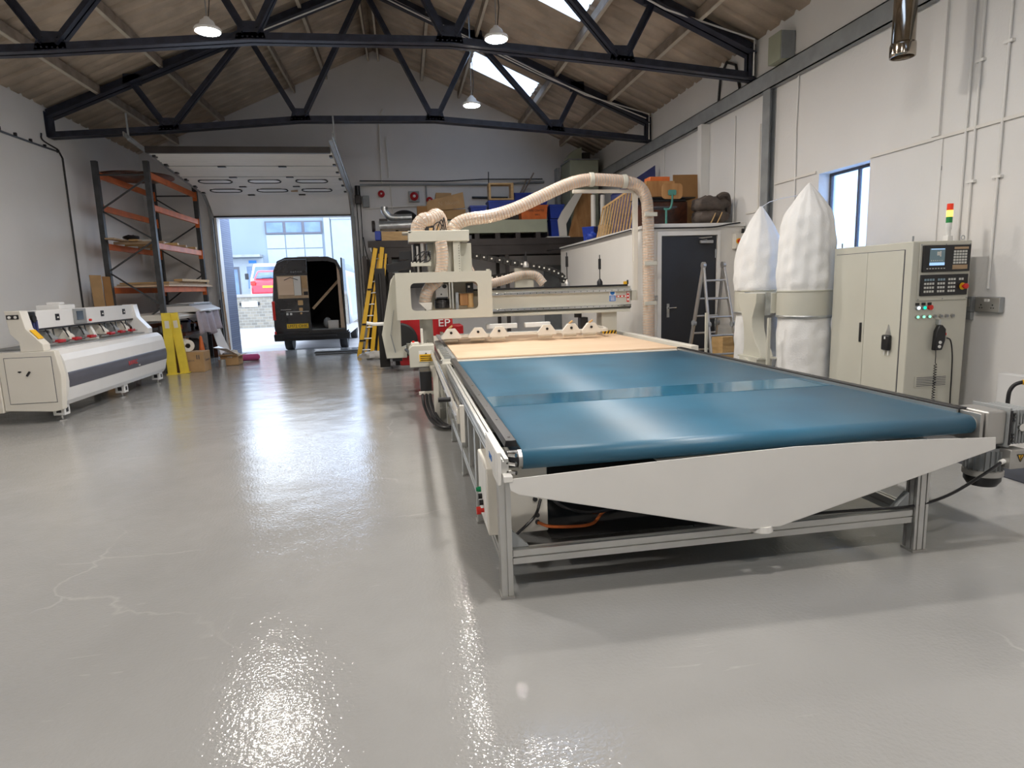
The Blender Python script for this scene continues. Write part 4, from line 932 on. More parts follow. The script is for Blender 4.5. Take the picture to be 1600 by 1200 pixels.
m.grid(lambda u, v: (-4.60+.05*math.sin(u*22)*(.3+v)+.04*v, 15.0+1.7*u, 1.22-.50*v+.05*math.sin(u*9)), 44, 8)
tag(obj('draped_cloth', m, 'cloth', solid=.008), 'mauve cloth hanging in folds from the white panel', 'cloth')
wb = thing('work_bench', 'dark cluttered bench under the orange rack', 'bench', (-5.4, 15.6, 0))
obj('bench_top', MB().box(-5.95, -4.75, 14.66, 17.2, .72, .78), 'dwood', wb, bevel=.004)
for x in (-5.85, -4.85):
    for y in (14.72, 17.1): obj('leg', MB().box(x-.05, x+.05, y-.05, y+.05, 0, .72), 'dwood', wb)
random.seed(3)
tools = [('hand_tool', 'black', 'black power tool'), ('yellow_tool', 'yellow', 'yellow power tool'), ('paint_tin', 'galv', 'metal tin'), ('tool_case', 'dgrey', 'dark tool case'), ('wood_offcut', 'pine', 'pale wood offcut'), ('blue_case', 'navy', 'navy case')]
for k in range(12):
    n_, mm, lb = tools[k % 6]; y = 14.78+k*.18; x = -4.95-.22*(k % 3); s_ = .07+.04*random.random()
    if n_ == 'paint_tin': m = MB().lathe([(.07, 0), (.075, .005), (.075, .15), (.07, .155), (.065, .15)], (x, y, .781), 18)
    elif 'tool' in n_ and 'case' not in n_:
        m = MB().box(x-.04, x+.04, y-.08, y+.08, .86, .94); m.box(x-.03, x+.03, y-.07, y-.02, .781, .87); m.cyl((x, y+.07, .90), (x, y+.14, .90), .02, 10)
    elif n_ == 'wood_offcut': m = MB().box(x-.05, x+.05, y-.1, y+.08, .781, .83)
    else: m = MB().box(x-.1, x+.08, y-.1, y+.1, .781, .781+.12+s_)
    tag(obj(n_, m, mm, bevel=.006), lb+' on the dark bench, %s of its kind' % ('nearer' if k < 6 else 'farther')+(' from the viewer'), n_.split('_')[-1])
bag = obj('black_bag', MB().ell((-4.95, 15.6, .31), .28, .36, .30, 20, 14, lambda d: 1+.10*math.sin(7*d.x+5*d.z)*math.sin(6*d.y)), 'blackm'); tag(bag, 'big black sack slumped under the bench near the doorway', 'sack')
rl = obj('paper_roll', MB().lathe([(.05, 0), (.12, .0), (.13, .01), (.13, .39), (.12, .40), (.05, .40)], (0, 0, 0), 24, 'y', cap=False), 'creamw'); rl.location = (-4.52, 14.0, .555); rl.rotation_euler = (0, 0, .5); tag(rl, 'cream roll resting on the cardboard box by the rack', 'roll')
# leaning boards
def leaning(name, mm, label, cat, pts, th=.02, bevel=.003):
    # pts: four corners
    a, b, c, d = [V(p) for p in pts]; n = (b-a).cross(d-a).normalized()*th
    o = obj(name, MB().add([a, b, c, d, a+n, b+n, c+n, d+n], [(0, 1, 2, 3), (4, 5, 6, 7), (0, 1, 5, 4), (1, 2, 6, 5), (2, 3, 7, 6), (3, 0, 4, 7)]), mm, bevel=bevel); tag(o, label, cat); return o
leaning('cardboard_sheet', 'card', 'brown cardboard sheet standing folded behind the white bench machine', 'cardboard', [(-6.12, 13.92, .0), (-5.98, 14.0, .0), (-6.03, 14.05, 2.05), (-6.20, 13.95, 2.06)], .03)
leaning('cardboard_sheet', 'cardd', 'narrower dark cardboard sheet beside the left rack post', 'cardboard', [(-5.97, 14.02, .0), (-5.84, 14.10, .0), (-5.90, 14.13, 2.02), (-6.02, 14.07, 2.03)], .03)
leaning('white_board', 'offwhite', 'white board leaning on the end of the rack by the doorway', 'board', [(-4.42, 16.0, .01), (-4.22, 16.2, .01), (-4.55, 16.5, .75), (-4.70, 16.35, .75)])
leaning('wooden_pole', 'timber', 'long thin wooden pole leaning at the left of the doorway', 'pole', [(-4.30, 16.3, .01), (-4.27, 16.3, .01), (-4.56, 17.2, 1.65), (-4.59, 17.2, 1.65)], .02, 0)
leaning('wooden_pole', 'blackm', 'dark pole leaning beside the wooden one at the doorway', 'pole', [(-4.42, 16.2, .01), (-4.39, 16.2, .01), (-4.62, 17.1, 1.45), (-4.65, 17.1, 1.45)], .02, 0)
cone = thing('traffic_cone', 'small orange cone half hidden under the hanging cloth', 'cone', (-4.48, 14.75, .0)); obj('cone_body', MB().lathe([(.10, .02), (.03, .66), (.02, .70)], (-4.48, 14.75, 0), 18), 'orange', cone); obj('cone_base', MB().box(-4.60, -4.36, 14.63, 14.87, 0, .02), 'orange', cone)
# cardboard box on the floor
def carton(label, x0, x1, y0, y1, h, m='card', open_=False, z=0):
    t = thing('cardboard_box', label, 'box', ((x0+x1)/2, (y0+y1)/2, z))
    if open_:
        mm = MB(); w_ = .008
        for a in ((x0, x1, y0, y0+w_), (x0, x1, y1-w_, y1), (x0, x0+w_, y0+w_, y1-w_), (x1-w_, x1, y0+w_, y1-w_)): mm.box(*a, z, z+h)
        mm.box(x0, x1, y0, y1, z, z+.008); obj('carton', mm, m, t)
        obj('flap', MB().prism([(y0, z+h), (y0-.12, z+h+.05), (y0-.12, z+h+.058), (y0, z+h+.008)], 'x', x0, x1), m, t)
        obj('flap', MB().prism([(x1, z+h), (x1+.12, z+h+.03), (x1+.12, z+h+.038), (x1, z+h+.008)], 'y', y0, y1), m, t)
    else:
        obj('carton', MB().box(x0, x1, y0, y1, z, z+h), m, t, bevel=.004)
        obj('tape', MB().box((x0+x1)/2-.025, (x0+x1)/2+.025, y0-.001, y1+.001, z+h, z+h+.001), 'timber', t)
    return t
cb_ = carton('brown cardboard box on the floor in front of the rack, with a white label', -4.72, -4.22, 13.95, 14.40, .42)
obj('shipping_label', MB().box(-4.68, -4.57, 13.946, 13.95, .02, .08), 'paper', cb_)
text('box_print', 'BESTA', .045, 'dgrey', cb_, (-4.47, 13.948, .24), FACE, .0005)
m = MB(); m.box(-4.36, -4.345, 13.947, 13.95, .27, .36); m.box(-4.32, -4.305, 13.947, 13.95, .27, .36); obj('box_marks', m, 'dgrey', cb_)
text('box_print', 'Kenmark', .08, 'dgrey', cb_, (-4.2185, 14.17, .24), (math.pi/2, 0, math.pi/2), .0005)
carton('tall narrow cardboard box behind the yellow barrier', -4.95, -4.68, 14.3, 14.6, .68, 'cardd')
t = carton('small low carton heaped with white scraps beside the brown box', -4.16, -3.78, 14.9, 15.3, .20, 'card', True)
obj('paper_scrap', MB().ell((-3.97, 15.1, .21), .18, .18, .12, 14, 9, lambda d: 1+.25*math.sin(11*d.x+8*d.y)), 'polythene', t)
tag(obj('paint_tin', MB().lathe([(.07, 0), (.075, .006), (.075, .16), (.07, .165)], (-4.08, 14.72, 0), 20), 'galv'), 'small metal tin on the floor between the two cartons', 'tin')
leaning('white_sheet', 'offwhite', 'white sheet of card propped over the small carton', 'sheet', [(-4.20, 14.6, .44), (-3.95, 14.7, .40), (-3.75, 15.0, .20), (-4.16, 14.88, .45)], .006, 0)
t = thing('magenta_cushion', 'magenta padded roll lying on the floor at the doorway', 'cushion', (-4.0, 15.6, 0))
obj('pad', MB().tube(spline([(-4.22, 15.55, .085), (-4.0, 15.55, .10), (-3.75, 15.7, .09), (-3.58, 15.85, .08)]), .085, 16), 'magenta', t)
obj('pad_tail', MB().tube(spline([(-4.10, 15.8, .06), (-3.85, 15.9, .065), (-3.6, 16.1, .055)]), .052, 14), 'magenta', t)
# yellow barriers
def barrier(x, y, rz_, label, lean=0):
    t = thing('yellow_guard_post', label, 'post', (x, y, 0)); t.rotation_euler = (0, lean, rz_)
    obj('channel', MB().sweep((0, 0, .02), (0, 0, 1.26), [(-.08, -.04), (.08, -.04), (.08, .04), (.068, .04), (.068, -.028), (-.068, -.028), (-.068, .04), (-.08, .04)], (0, 1, 0)), 'yellowl', t, bevel=.002, local=True)
    obj('foot_plate', MB().box(-.10, .10, -.07, .07, 0, .02), 'yellowl', t, local=True)
    obj('gusset', MB().prism([(-.08, .02), (-.03, .02), (-.03, .2)], 'y', -.05, -.041), 'yellowl', t, local=True)
    obj('paper_tag', MB().box(-.03, .05, -.045, -.041, .95, 1.10), 'creamw', t, local=True)
barrier(-4.78, 13.72, .1, 'upright yellow steel channel post standing at the end of the white machine')
barrier(-4.585, 13.86, .1, 'second yellow channel post, leaning against the upright one', -.075)
# ================================================================== OFFICE BOX
ofm = MB(); OX0, OX1, OY0, OY1, OZ = 3.84, 5.49, 9.6, 15.2, 2.42
DX0, DX1, DZ = 4.07, 5.02, 2.29
ofm.box(OX0, DX0, OY0, OY0+.1, 0, OZ); ofm.box(DX1, OX1, OY0, OY0+.1, 0, OZ); ofm.box(DX0, DX1, OY0, OY0+.1, DZ, OZ)
ofm.box(OX0, OX0+.1, OY0+.1, OY1, 0, OZ); ofm.box(OX0+.1, OX1, OY1-.1, OY1, 0, OZ); ofm.box(OX0-.03, OX1, OY0-.03, OY1, OZ, OZ+.05)
struct('wall_office', ofm, 'panel')
m = MB().box(DX0-.07, DX0, OY0-.02, OY0, 0, DZ+.07); m.box(DX1, DX1+.05, OY0-.02, OY0, 0, DZ+.07); m.box(DX0, DX1, OY0-.02, OY0, DZ, DZ+.07)
struct('trim_6', m, 'white', bevel=.003)
dr = struct('door_1', MB().box(DX0+.008, DX1-.008, OY0+.01, OY0+.055, .01, DZ-.006), 'dgrey')
dr.data.materials[0] = mat('charcoal_door', (.028, .03, .036), .45)
m = MB().box(DX0+.10, DX0+.145, OY0-.0, OY0+.01, 1.0, 1.22); h = obj('handle_plate', m, 'chrome', dr)
obj('lever', MB().tube([(DX0+.12, OY0-.0, 1.15), (DX0+.12, OY0-.05, 1.15), (DX0+.24, OY0-.05, 1.155)], .011), 'chrome', h)
m = MB().box(DX1-.30, DX1-.08, OY0-.045, OY0+.01, DZ-.13, DZ-.08); c_ = obj('door_closer', m, 'alud', dr, bevel=.01)
obj('closer_arm', MB().tube([(DX1-.2, OY0-.05, DZ-.07), (DX1-.36, OY0-.1, DZ-.05), (DX1-.1, OY0-.02, DZ-.03)], .008), 'alud', c_)
obj('hinge', MB().box(DX1-.03, DX1-.01, OY0-.004, OY0+.012, 1.93, 2.07), 'chrome', dr)
tag(obj('trim_7', MB().box(OX0-.045, OX1, OY0-.045, OY0-.03, OZ-.0, OZ+.055), 'white'), None, kind='structure')
o = obj('roof_cable', MB().tube(spline([(OX0-.03, 9.54, OZ-.01), (4.3, 9.54, OZ-.015), (4.9, 9.54, OZ-.01), (5.2, 9.54, OZ+.03), (5.38, 9.54, OZ+.05)]), .011), 'black'); tag(o, 'black cable pinned along the top edge of the office front', 'cable')
o = obj('roof_cable', MB().tube([(OX0-.05, 10.2, OZ+.02), (OX0-.05, 12.5, OZ-.0), (OX0-.05, 15.1, OZ+.0), (OX0-.2, 16.0, OZ+.02), (3.4, 16.3, OZ+.05), (3.35, 16.35, OZ+.3)], .011), 'black'); tag(o, 'black cable running back along the office side wall top to the mezzanine', 'cable')
t = thing('light_switch', 'metal twin light switch left of the dark office door', 'switch', (3.93, 9.58, 1.3))
obj('switch_plate', MB().box(3.915, 4.0, 9.555, 9.599, 1.27, 1.36), 'alud', t, bevel=.003)
for x in (3.94, 3.975): obj('rocker', MB().box(x-.010, x+.010, 9.549, 9.555, 1.30, 1.33), 'creamw', t)
t = thing('isolator_switch', 'white box with red and yellow rotary switch right of the dark door', 'switch', (5.36, 9.5, 2.15))
obj('case', MB().box(5.28, 5.42, 9.48, 9.599, 2.06, 2.30), 'creamw', t, bevel=.006)
obj('yellow_ring', MB().cyl((5.33, 9.47, 2.18), (5.33, 9.48, 2.18), .045, 18), 'yellow', t); tag(obj('rotary_knob', MB().cyl((5.33, 9.44, 2.18), (5.33, 9.47, 2.18), .03, 16), 'redb', t), 'red rotary knob')
obj('side_conduit', MB().box(5.44, 5.47, 9.56, 9.599, 1.8, 2.38), 'black', t)
# things on the office roof
Z0 = OZ+.051
# green framed chair
sc_ = thing('school_chair', 'chair with green tube stand and plywood back on the office roof', 'chair', (4.35, 9.95, Z0))
obj('pedestal', MB().tube(spline([(4.28, 9.9, Z0+.02), (4.28, 9.9, Z0+.24), (4.28, 9.9, Z0+.27)]), .018), 'teal', sc_)
obj('base', MB().lathe([(.17, Z0), (.175, Z0+.01), (.05, Z0+.03)], (4.30, 9.95, 0), 24), 'teal', sc_)
obj('support_tube', MB().tube(spline([(4.24, 9.9, Z0+.27), (4.33, 9.88, Z0+.27), (4.36, 9.86, Z0+.36), (4.35, 9.83, Z0+.50)]), .016), 'teal', sc_)
bk = obj('backrest', MB().prism(rrect(4.18, 4.53, Z0+.42, Z0+.66, .06), 'y', 9.84, 9.855), 'ply', sc_)
obj('back_plate', MB().prism(rrect(4.28, 4.42, Z0+.475, Z0+.56, .02), 'y', 9.825, 9.838), 'teal', bk, bevel=.004)
obj('seat', MB().prism(rrect(4.05, 4.52, 9.95, 10.3, .08), 'z', Z0+.30, Z0+.315), 'dgrey', sc_)
def simple(name, m, mm, label, cat, **k):
    o = obj(name, m, mm, **k); tag(o, label, cat); return o
simple('cabinet_carcass', MB().box(4.12, 4.86, 10.35, 10.85, Z0, Z0+.44), 'dwood', 'dark brown veneered chest on the office roof behind the green chair', 'cabinet', bevel=.012)
simple('black_board', MB().bar((4.0, 10.55, Z0+.50), (4.98, 10.55, Z0+.50), .5, .02), 'black', 'black topped board lying over the dark chest', 'board')
b_ = thing('plywood_box', 'orange-brown plywood box on top of the black board on the office roof', 'box', (4.35, 10.5, Z0+.52))
m = MB()
for a in ((4.12, 4.62, 10.35, 10.365), (4.12, 4.62, 10.70, 10.715), (4.12, 4.135, 10.365, 10.70), (4.605, 4.62, 10.365, 10.70)): m.box(*a, Z0+.515, Z0+.78)
m.box(4.12, 4.62, 10.35, 10.715, Z0+.511, Z0+.525); obj('box_body', m, 'ply', b_)
simple('orange_crate', MB().box(4.20, 4.56, 10.40, 10.66, Z0+.53, Z0+.86), 'orange', 'bright orange crate inside the plywood box', 'crate', bevel=.01)
simple('pine_block', MB().box(4.0, 4.10, 10.40, 10.6, Z0+.512, Z0+.76), 'pine', 'narrow pine box beside the plywood box', 'box', bevel=.004)
simple('white_carton', MB().box(3.90, 4.02, 10.2, 10.38, Z0+.512, Z0+.65), 'paper', 'small white carton at the left end of the black board', 'carton', bevel=.003)
leaning('cardboard_sheet', 'cardd', 'large brown board standing upright behind the brown bag', 'board', [(4.88, 10.95, Z0), (5.46, 10.93, Z0), (5.47, 11.0, 3.46), (4.88, 11.02, 3.46)])
leaning('grey_board', 'gsteel', 'grey board leaning on the right wall behind the brown bag', 'board', [(5.28, 10.42, Z0), (5.45, 10.38, Z0), (5.46, 10.42, Z0+.54), (5.29, 10.46, Z0+.48)])
leaning('navy_panel', 'navy', 'dark blue panel leaning on the office roof with its top corner raised', 'panel', [(4.40, 12.95, Z0), (5.38, 12.95, Z0), (5.38, 13.05, 4.0), (4.40, 13.05, 3.40)])
leaning('navy_panel', 'navy', 'blue curtain-like panel behind the slatted pine side', 'panel', [(4.32, 12.75, Z0), (4.78, 11.9, Z0), (4.83, 12.0, 3.36), (4.37, 12.85, 3.36)])
bg_ = thing('holdall_bag', 'large brown nylon holdall with pale straps on the office roof', 'bag', (5.12, 10.0, Z0))
wob = lambda d: 1+.07*math.sin(9*d.x+4*d.z)+.05*math.sin(13*d.y-6*d.x)
obj('lower_bag', MB().ell((5.08, 10.0, Z0+.13), .30, .26, .15, 24, 14, wob), 'bagf', bg_)
obj('upper_bag', MB().ell((5.08, 10.0, Z0+.33), .31, .25, .15, 24, 14, wob), 'bagf', bg_)
obj('bag_handle', MB().tube(spline([(5.14, 9.83, Z0+.43), (5.22, 9.82, Z0+.475), (5.32, 9.86, Z0+.46), (5.385, 9.93, Z0+.34), (5.38, 9.95, Z0+.18)]), .045), 'bagf', bg_)
for x in (5.03, 5.14): obj('strap', MB().tube(spline([(x+.04, 9.755, Z0+.19), (x, 9.735, Z0+.12), (x-.05, 9.74, Z0+.02)]), .010, 6), 'pine', bg_)
# slatted cot side
ct = thing('cot_side', 'pine slatted cot side leaning on the office roof', 'cot side', (4.1, 12.2, Z0))
A, B_, C_, D_ = V((3.95, 12.6, Z0)), V((4.12, 11.2, Z0)), V((4.30, 11.3, Z0+.85)), V((4.12, 12.7, Z0+.62))
obj('top_rail', MB().bar(D_, C_, .03, .04), 'pine', ct); obj('bottom_rail', MB().bar(A, B_, .03, .03), 'pine', ct)
for k in range(12): obj('slat', MB().bar(A.lerp(B_, k/11), D_.lerp(C_, k/11), .02, .028, (1, 0, 0)), 'pine', ct)
simple('blue_tote', MB().lathe([(.16, 0), (.20, .30), (.21, .31), (.20, .32)], (4.1, 13.5, Z0), 4), 'blue', 'dark blue tub on the far end of the office roof', 'tub')
simple('blue_rag', MB().ell((3.98, 13.1, Z0+.09), .12, .14, .09, 14, 8, lambda d: 1+.2*math.sin(9*d.x+7*d.z)), 'blue', 'crumpled bright blue rag on the office roof edge', 'rag')
simple('log_block', MB().cyl((4.35, 13.3, Z0), (4.35, 13.3, Z0+.34), .15, 18), 'timber', 'round wooden block on the office roof beside the cot side', 'block')
for k, (x, lb) in enumerate(((4.28, 'left of two white round columns standing on the office roof'), (4.50, 'right of two white round columns standing on the office roof'))):
    simple('white_tube', MB().cyl((x, 13.9, Z0), (x, 13.9, Z0+1.05), .055, 16), 'creamw', lb, 'tube')
# ================================================================== STEP LADDER
sl = thing('step_ladder', 'aluminium folding step ladder standing open in front of the dark door', 'ladder', (4.6, 8.93, 0))
for fy, by in ((8.95, 8.42), (8.95, 9.40)):
    s_ = obj('ladder_side', MB().bar((4.47, fy, 1.80), (4.40, by, 0), .03, .06), 'alud', sl, bevel=.004)
    obj('stile', MB().bar((4.79, fy, 1.80), (4.86, by, 0), .03, .06), 'alud', s_, bevel=.004)
    for k in range(6):
        z = .22+k*.27; f = 1-z/1.8
        y = fy+(by-fy)*f; obj('rung', MB().cyl((4.47-.07*f, y, z), (4.79+.07*f, y, z), .016, 10), 'alud', s_)
    for x in (4.40, 4.86): obj('rubber_foot', MB().box(x-.022, x+.022, by-.04, by+.04, 0, .03), 'rubber', s_)
    z = .92; f = 1-z/1.8; y = fy+(by-fy)*f
    for x in (4.47-.07*f, 4.79+.07*f): obj('joint', MB().cyl((x-.025, y, z), (x+.025, y, z), .045, 16), 'gsteel', s_)
for x in (4.47, 4.79): obj('top_hinge', MB().cyl((x-.022, 8.95, 1.80), (x+.022, 8.95, 1.80), .05, 18), 'alud', sl)
# ================================================================== DUST COLLECTOR
dc = thing('dust_collector', 'twin white-bag dust collector standing by the window', 'dust collector', (4.55, 7.2, 0))
random.seed(11)
def bagmesh(c, prof, folds, amp, n=72, seed=0):
    m = MB(); cx, cy_ = c; rnd = random.Random(seed); ph = [rnd.random()*6.28 for _ in range(6)]
    vs = []
    P = spline([(r, 0, h) for r, h in prof], 9)
    for i, p in enumerate(P):
        for k in range(n):
            t = 2*math.pi*k/n; z = p.z
            f = 1+amp*(.5*math.sin(folds*t+ph[0]+2.2*z)+.4*math.sin((folds*2+1)*t+ph[1]-3*z)+.45*math.sin(13*z+3*t+ph[2])*math.sin(2*t+ph[4])+.35*math.sin(31*z-5*t+ph[3])*math.sin(3*t+4*z+ph[5])+.2*abs(math.sin(19*z+7*t)))
            r = max(.003, p.x)*f; vs.append((cx+r*math.cos(t), cy_+r*math.sin(t), z))
    N = len(P)
    return m.add(vs, [(i*n+k, i*n+(k+1) % n, (i+1)*n+(k+1) % n, (i+1)*n+k) for i in range(N-1) for k in range(n)]+[tuple(range(n))[::-1]])
C1, C2 = (4.62, 7.68), (4.55, 6.60)
RB = .30
for (c, top, prof, sd, fo) in ((C1, 2.50, [(.30, 1.43), (.31, 1.50), (.31, 1.75), (.27, 2.0), (.15, 2.28), (.03, 2.48), (.015, 2.50)], 4, 5), (C2, 2.60, [(.29, 1.43), (.305, 1.55), (.30, 1.8), (.285, 2.05), (.25, 2.27), (.12, 2.48), (.02, 2.61), (.01, 2.62)], 9, 7)):
    rg = obj('barrel_ring', MB().lathe([(.27, 1.14), (RB-.002, 1.145), (RB, 1.16), (RB, 1.42), (RB+.008, 1.425), (RB+.008, 1.437), (.27, 1.44)], (c[0], c[1], 0), 48), 'cream', dc)
    obj('clamp_band', MB().lathe([(RB+.004, 1.13), (RB+.007, 1.135), (RB+.007, 1.15), (RB+.004, 1.155)], (c[0], c[1], 0), 40), 'galv', rg)
    obj('filter_bag', bagmesh(c, prof, fo, .05, seed=sd), 'fabric', dc, smooth=80)
    obj('collection_bag', bagmesh(c, [(.24, .12), (.285, .14), (.30, .3), (.285, .6), (.29, .9), (.28, 1.10), (.285, 1.15)], 4, .035, seed=sd+1), 'fabric', dc, smooth=80)
obj('hanging_cord', MB().tube([(4.62, 7.68, 2.49), (4.75, 7.7, 2.56), (4.9, 7.7, 2.60), (5.3, 7.6, 2.66)], .005, 5), 'fabric', dc)
# Y duct between the two rings
m = MB().box(4.26, 4.36, 6.80, 7.42, 1.17, 1.41)
m.box(4.26, 4.80, 6.82, 7.40, 1.17, 1.19)
dx = obj('junction_plenum', m, 'cream', dc, bevel=.004)
for y in (6.83, 7.29): obj('plenum_flange', MB().box(4.20, 4.262, y-.012, y+.012, 1.15, 1.42), 'galv', dx)
ys = [(1.41, .20), (1.30, .195), (1.22, .16), (1.12, .11), (1.0, .095), (.85, .12), (.74, .17), (.66, .20)]
m = MB(); n = len(ys); off = [0, 0, 0, -.01, -.03, -.07, -.12, -.13]
m.prism([(7.06-w_+o_, z) for (z, w_), o_ in zip(ys, off)]+[(7.06+w_+o_, z) for (z, w_), o_ in reversed(list(zip(ys, off)))], 'x', 4.10, 4.26)
obj('riser_duct', m, 'cream', dc, bevel=.004, smooth=40)
obj('riser_flange', MB().box(4.05, 4.30, 6.70, 7.16, .64, .66), 'cream', dc)
fn = obj('blower_housing', MB().lathe([(.20, 4.02), (.235, 4.025), (.235, 4.24), (.20, 4.245)], (0, 6.98, .40), 36, 'x'), 'cream', dc)
m = MB()
for k in range(14):
    a = 2*math.pi*k/14; m.cyl((4.012, 6.98+.12*math.cos(a), .40+.12*math.sin(a)), (4.02, 6.98+.12*math.cos(a), .40+.12*math.sin(a)), .008, 6)
m.cyl((4.012, 6.98, .40), (4.02, 6.98, .40), .03, 12); obj('vent_hole', m, 'black', fn)
obj('blower_box', MB().box(4.05, 4.25, 6.74, 7.12, .40, .64), 'cream', fn)
obj('fan_motor', MB().cyl((4.25, 6.98, .40), (4.5, 6.98, .40), .12, 20), 'gsteel', fn)
obj('base_frame', MB().box(4.0, 4.95, 6.4, 8.1, .03, .10), 'gsteel', dc)
for x in (4.05, 4.9):
    for y in (6.5, 8.0):
        obj('support_leg', MB().bar((x, y, .1), (x, y, 1.14), .03, .03), 'cream', dc); obj('foot', MB().box(x-.03, x+.03, y-.03, y+.03, 0, .03), 'rubber', dc)
simple('wall_isolator', MB().box(5.40, 5.499, 8.12, 8.34, 1.85, 2.10), 'creamw', 'small white box on the wall between the two dust bags', 'switch box', bevel=.005)
simple('recess_filler', MB().box(4.15, 4.84, 10.36, 10.8, Z0+.441, Z0+.488), 'black', 'black filler added for the dark recess between the dark chest and the black board', 'box', bevel=.006)  # black block stands in for the dark of the recess under the board
simple('wooden_crate', MB().box(4.70, 5.05, 8.75, 9.1, 0, .72), 'pine', 'pale wooden box behind the step ladder feet', 'box', bevel=.004)
# ================================================================== CONTROL CABINET
cc = thing('control_cabinet', 'tall pale green-grey electrical cabinet with screen and buttons at the right', 'cabinet', (5.0, 5.7, 0))
KX0, KX1, KY0, KY1, KZ = 4.67, 5.30, 5.2, 6.28, 1.88
obj('body', MB().box(KX0, KX1, KY0, KY1, .10, KZ), 'cream', cc, bevel=.008)
obj('plinth', MB().box(KX0+.02, KX1-.02, KY0+.02, KY1-.02, 0, .10), 'dgrey', cc)
for k, (a, b) in enumerate(((5.29, 5.76), (5.765, 6.235))):
    d_ = obj('door', MB().box(KX0-.012, KX0-.001, a, b, .14, KZ-.075), 'cream', cc, bevel=.004)
    m = MB().box(KX0-.004, KX0-.0005, a-.006, b+.006, .134, KZ-.069); obj('door_gap', m, 'dgrey', d_)
    if k == 1: obj('door_latch', MB().box(KX0-.024, KX0-.012, 5.79, 5.815, .90, 1.10), 'black', d_, bevel=.003)
hd = obj('main_switch', MB().box(KX0-.05, KX0-.012, 5.37, 5.47, .85, 1.0), 'black', cc, bevel=.012)
m = MB().prism([(5.385, 1.0), (5.455, 1.0), (5.42, 1.10)], 'x', KX0-.02, KX0-.012); obj('switch_pointer', m, 'galv', hd)
m = MB().box(KX0-.03, KX0-.02, 5.39, 5.40, .80, .85); m.box(KX0-.03, KX0-.02, 5.44, 5.45, .80, .85); m.box(KX0-.055, KX0-.05, 5.41, 5.425, .96, .985); obj('switch_lugs', m, 'paper', hd)
# front face toward the viewer
y = KY0
pf = obj('fascia_plate', MB().box(4.74, 5.28, y-.012, y-.001, 1.33, KZ-.02), 'cream', cc, bevel=.003)
sp_ = obj('screen_unit', MB().box(4.76, 5.265, y-.030, y-.012, 1.595, 1.84), 'black', cc, bevel=.004)
s_ = obj('display', MB().box(4.825, 4.985, y-.033, y-.030, 1.655, 1.81), 'screen', sp_)
obj('display_bar', MB().box(4.825, 4.985, y-.034, y-.033, 1.655, 1.68), 'screenb', s_); obj('display_bar', MB().box(4.835, 4.98, y-.034, y-.033, 1.80, 1.807), 'screenb', s_)
m = MB().box(4.90, 4.93, y-.034, y-.033, 1.745, 1.78); m.box(4.93, 4.945, y-.034, y-.033, 1.735, 1.785)
for k in range(6): m.box(4.84+k*.022, 4.85+k*.022, y-.034, y-.033, 1.695, 1.702)
obj('display_drawing', m, 'keys', s_)
m = MB()
for k in range(7): m.box(4.80+k*.030, 4.815+k*.030, y-.034, y-.030, 1.622, 1.630)
for i in range(5):
    for j_ in range(5): m.box(5.08+i*.030, 5.102+i*.030, y-.034, y-.030, 1.665+j_*.026, 1.684+j_*.026)
obj('keypad', m, 'keys', sp_)
tag(obj('keypad_arrows', MB().box(5.075, 5.235, y-.033, y-.030, 1.615, 1.655), 'timber', sp_), 'brown arrow keys'); obj('keypad_strip', MB().box(5.085, 5.235, y-.033, y-.030, 1.80, 1.82), 'timber', sp_)
kp = obj('operator_panel', MB().box(4.755, 5.262, y-.026, y-.012, 1.375, 1.57), 'black', cc, bevel=.004)
m = MB(); m2 = MB()
for i in range(15):
    if i in (4, 8, 12): continue
    for j_ in range(4):
        x = 4.79+i*.0285
        if x > 5.16 and j_ < 3: continue
        o = obj('key', MB().box(x, x+.019, y-.030, y-.026, 1.405+j_*.036, 1.425+j_*.036), 'keysb' if j_ == 3 and i < 8 else 'keys', kp)
        if j_ == 3 and i < 8: tag(o, 'blue-grey key')
es = obj('emergency_stop', MB().cyl((5.205, y-.030, 1.455), (5.205, y-.026, 1.455), .033, 20), 'yellow', kp); tag(obj('stop_knob', MB().lathe([(.012, -.03), (.012, -.05), (.026, -.055), (.026, -.07), (.018, -.075)], (5.205, y, 1.455), 18, 'y'), 'redb', es), 'red mushroom knob')
for k, (mm, nm) in enumerate((('ledw', 'lamp_button'), ('ledt', 'lamp_button'), ('redb', 'stop_button'))):
    x = 4.755+k*.065; b_ = obj(nm, MB().cyl((x, y-.022, 1.265), (x, y-.001, 1.265), .021, 18), 'gsteel' if k < 2 else 'redb', cc); tag(b_, ['white lit push button', 'teal lit push button', 'red stop knob with yellow base'][k])
    obj('button_cap', MB().cyl((x, y-.028, 1.265), (x, y-.022, 1.265), .015 if k < 2 else .024, 18), mm, b_); obj('button_plate', MB().box(x-.02, x+.02, y-.006, y-.001, 1.287, 1.312), 'black', b_)
for k in range(7):
    x = 4.755+k*.064; b_ = obj('pilot_lamp', MB().cyl((x, y-.020, 1.18), (x, y-.001, 1.18), .017, 16), 'alud', cc)
    tag(b_, 'lit green pilot lamp' if k < 3 else 'unlit clear push button'); obj('lamp_cap', MB().cyl((x, y-.025, 1.18), (x, y-.020, 1.18), .012, 14), 'ledg' if k < 3 else 'gsteel', b_)
m = MB()
for sx in (4.75, 5.01, 5.27):
    for sz in (1.345, 1.845): m.cyl((sx, y-.015, sz), (sx, y-.012, sz), .006, 8)
obj('screw', m, 'gsteel', cc)
v_ = obj('vent_grille', MB().box(4.78, 5.14, y-.006, y-.001, .50, .61), 'cream', cc)
m = MB()
for k in range(6): m.box(4.80, 5.12, y-.0075, y-.006, .512+k*.016, .518+k*.016)
obj('louvre_slot', m, 'dgrey', v_)
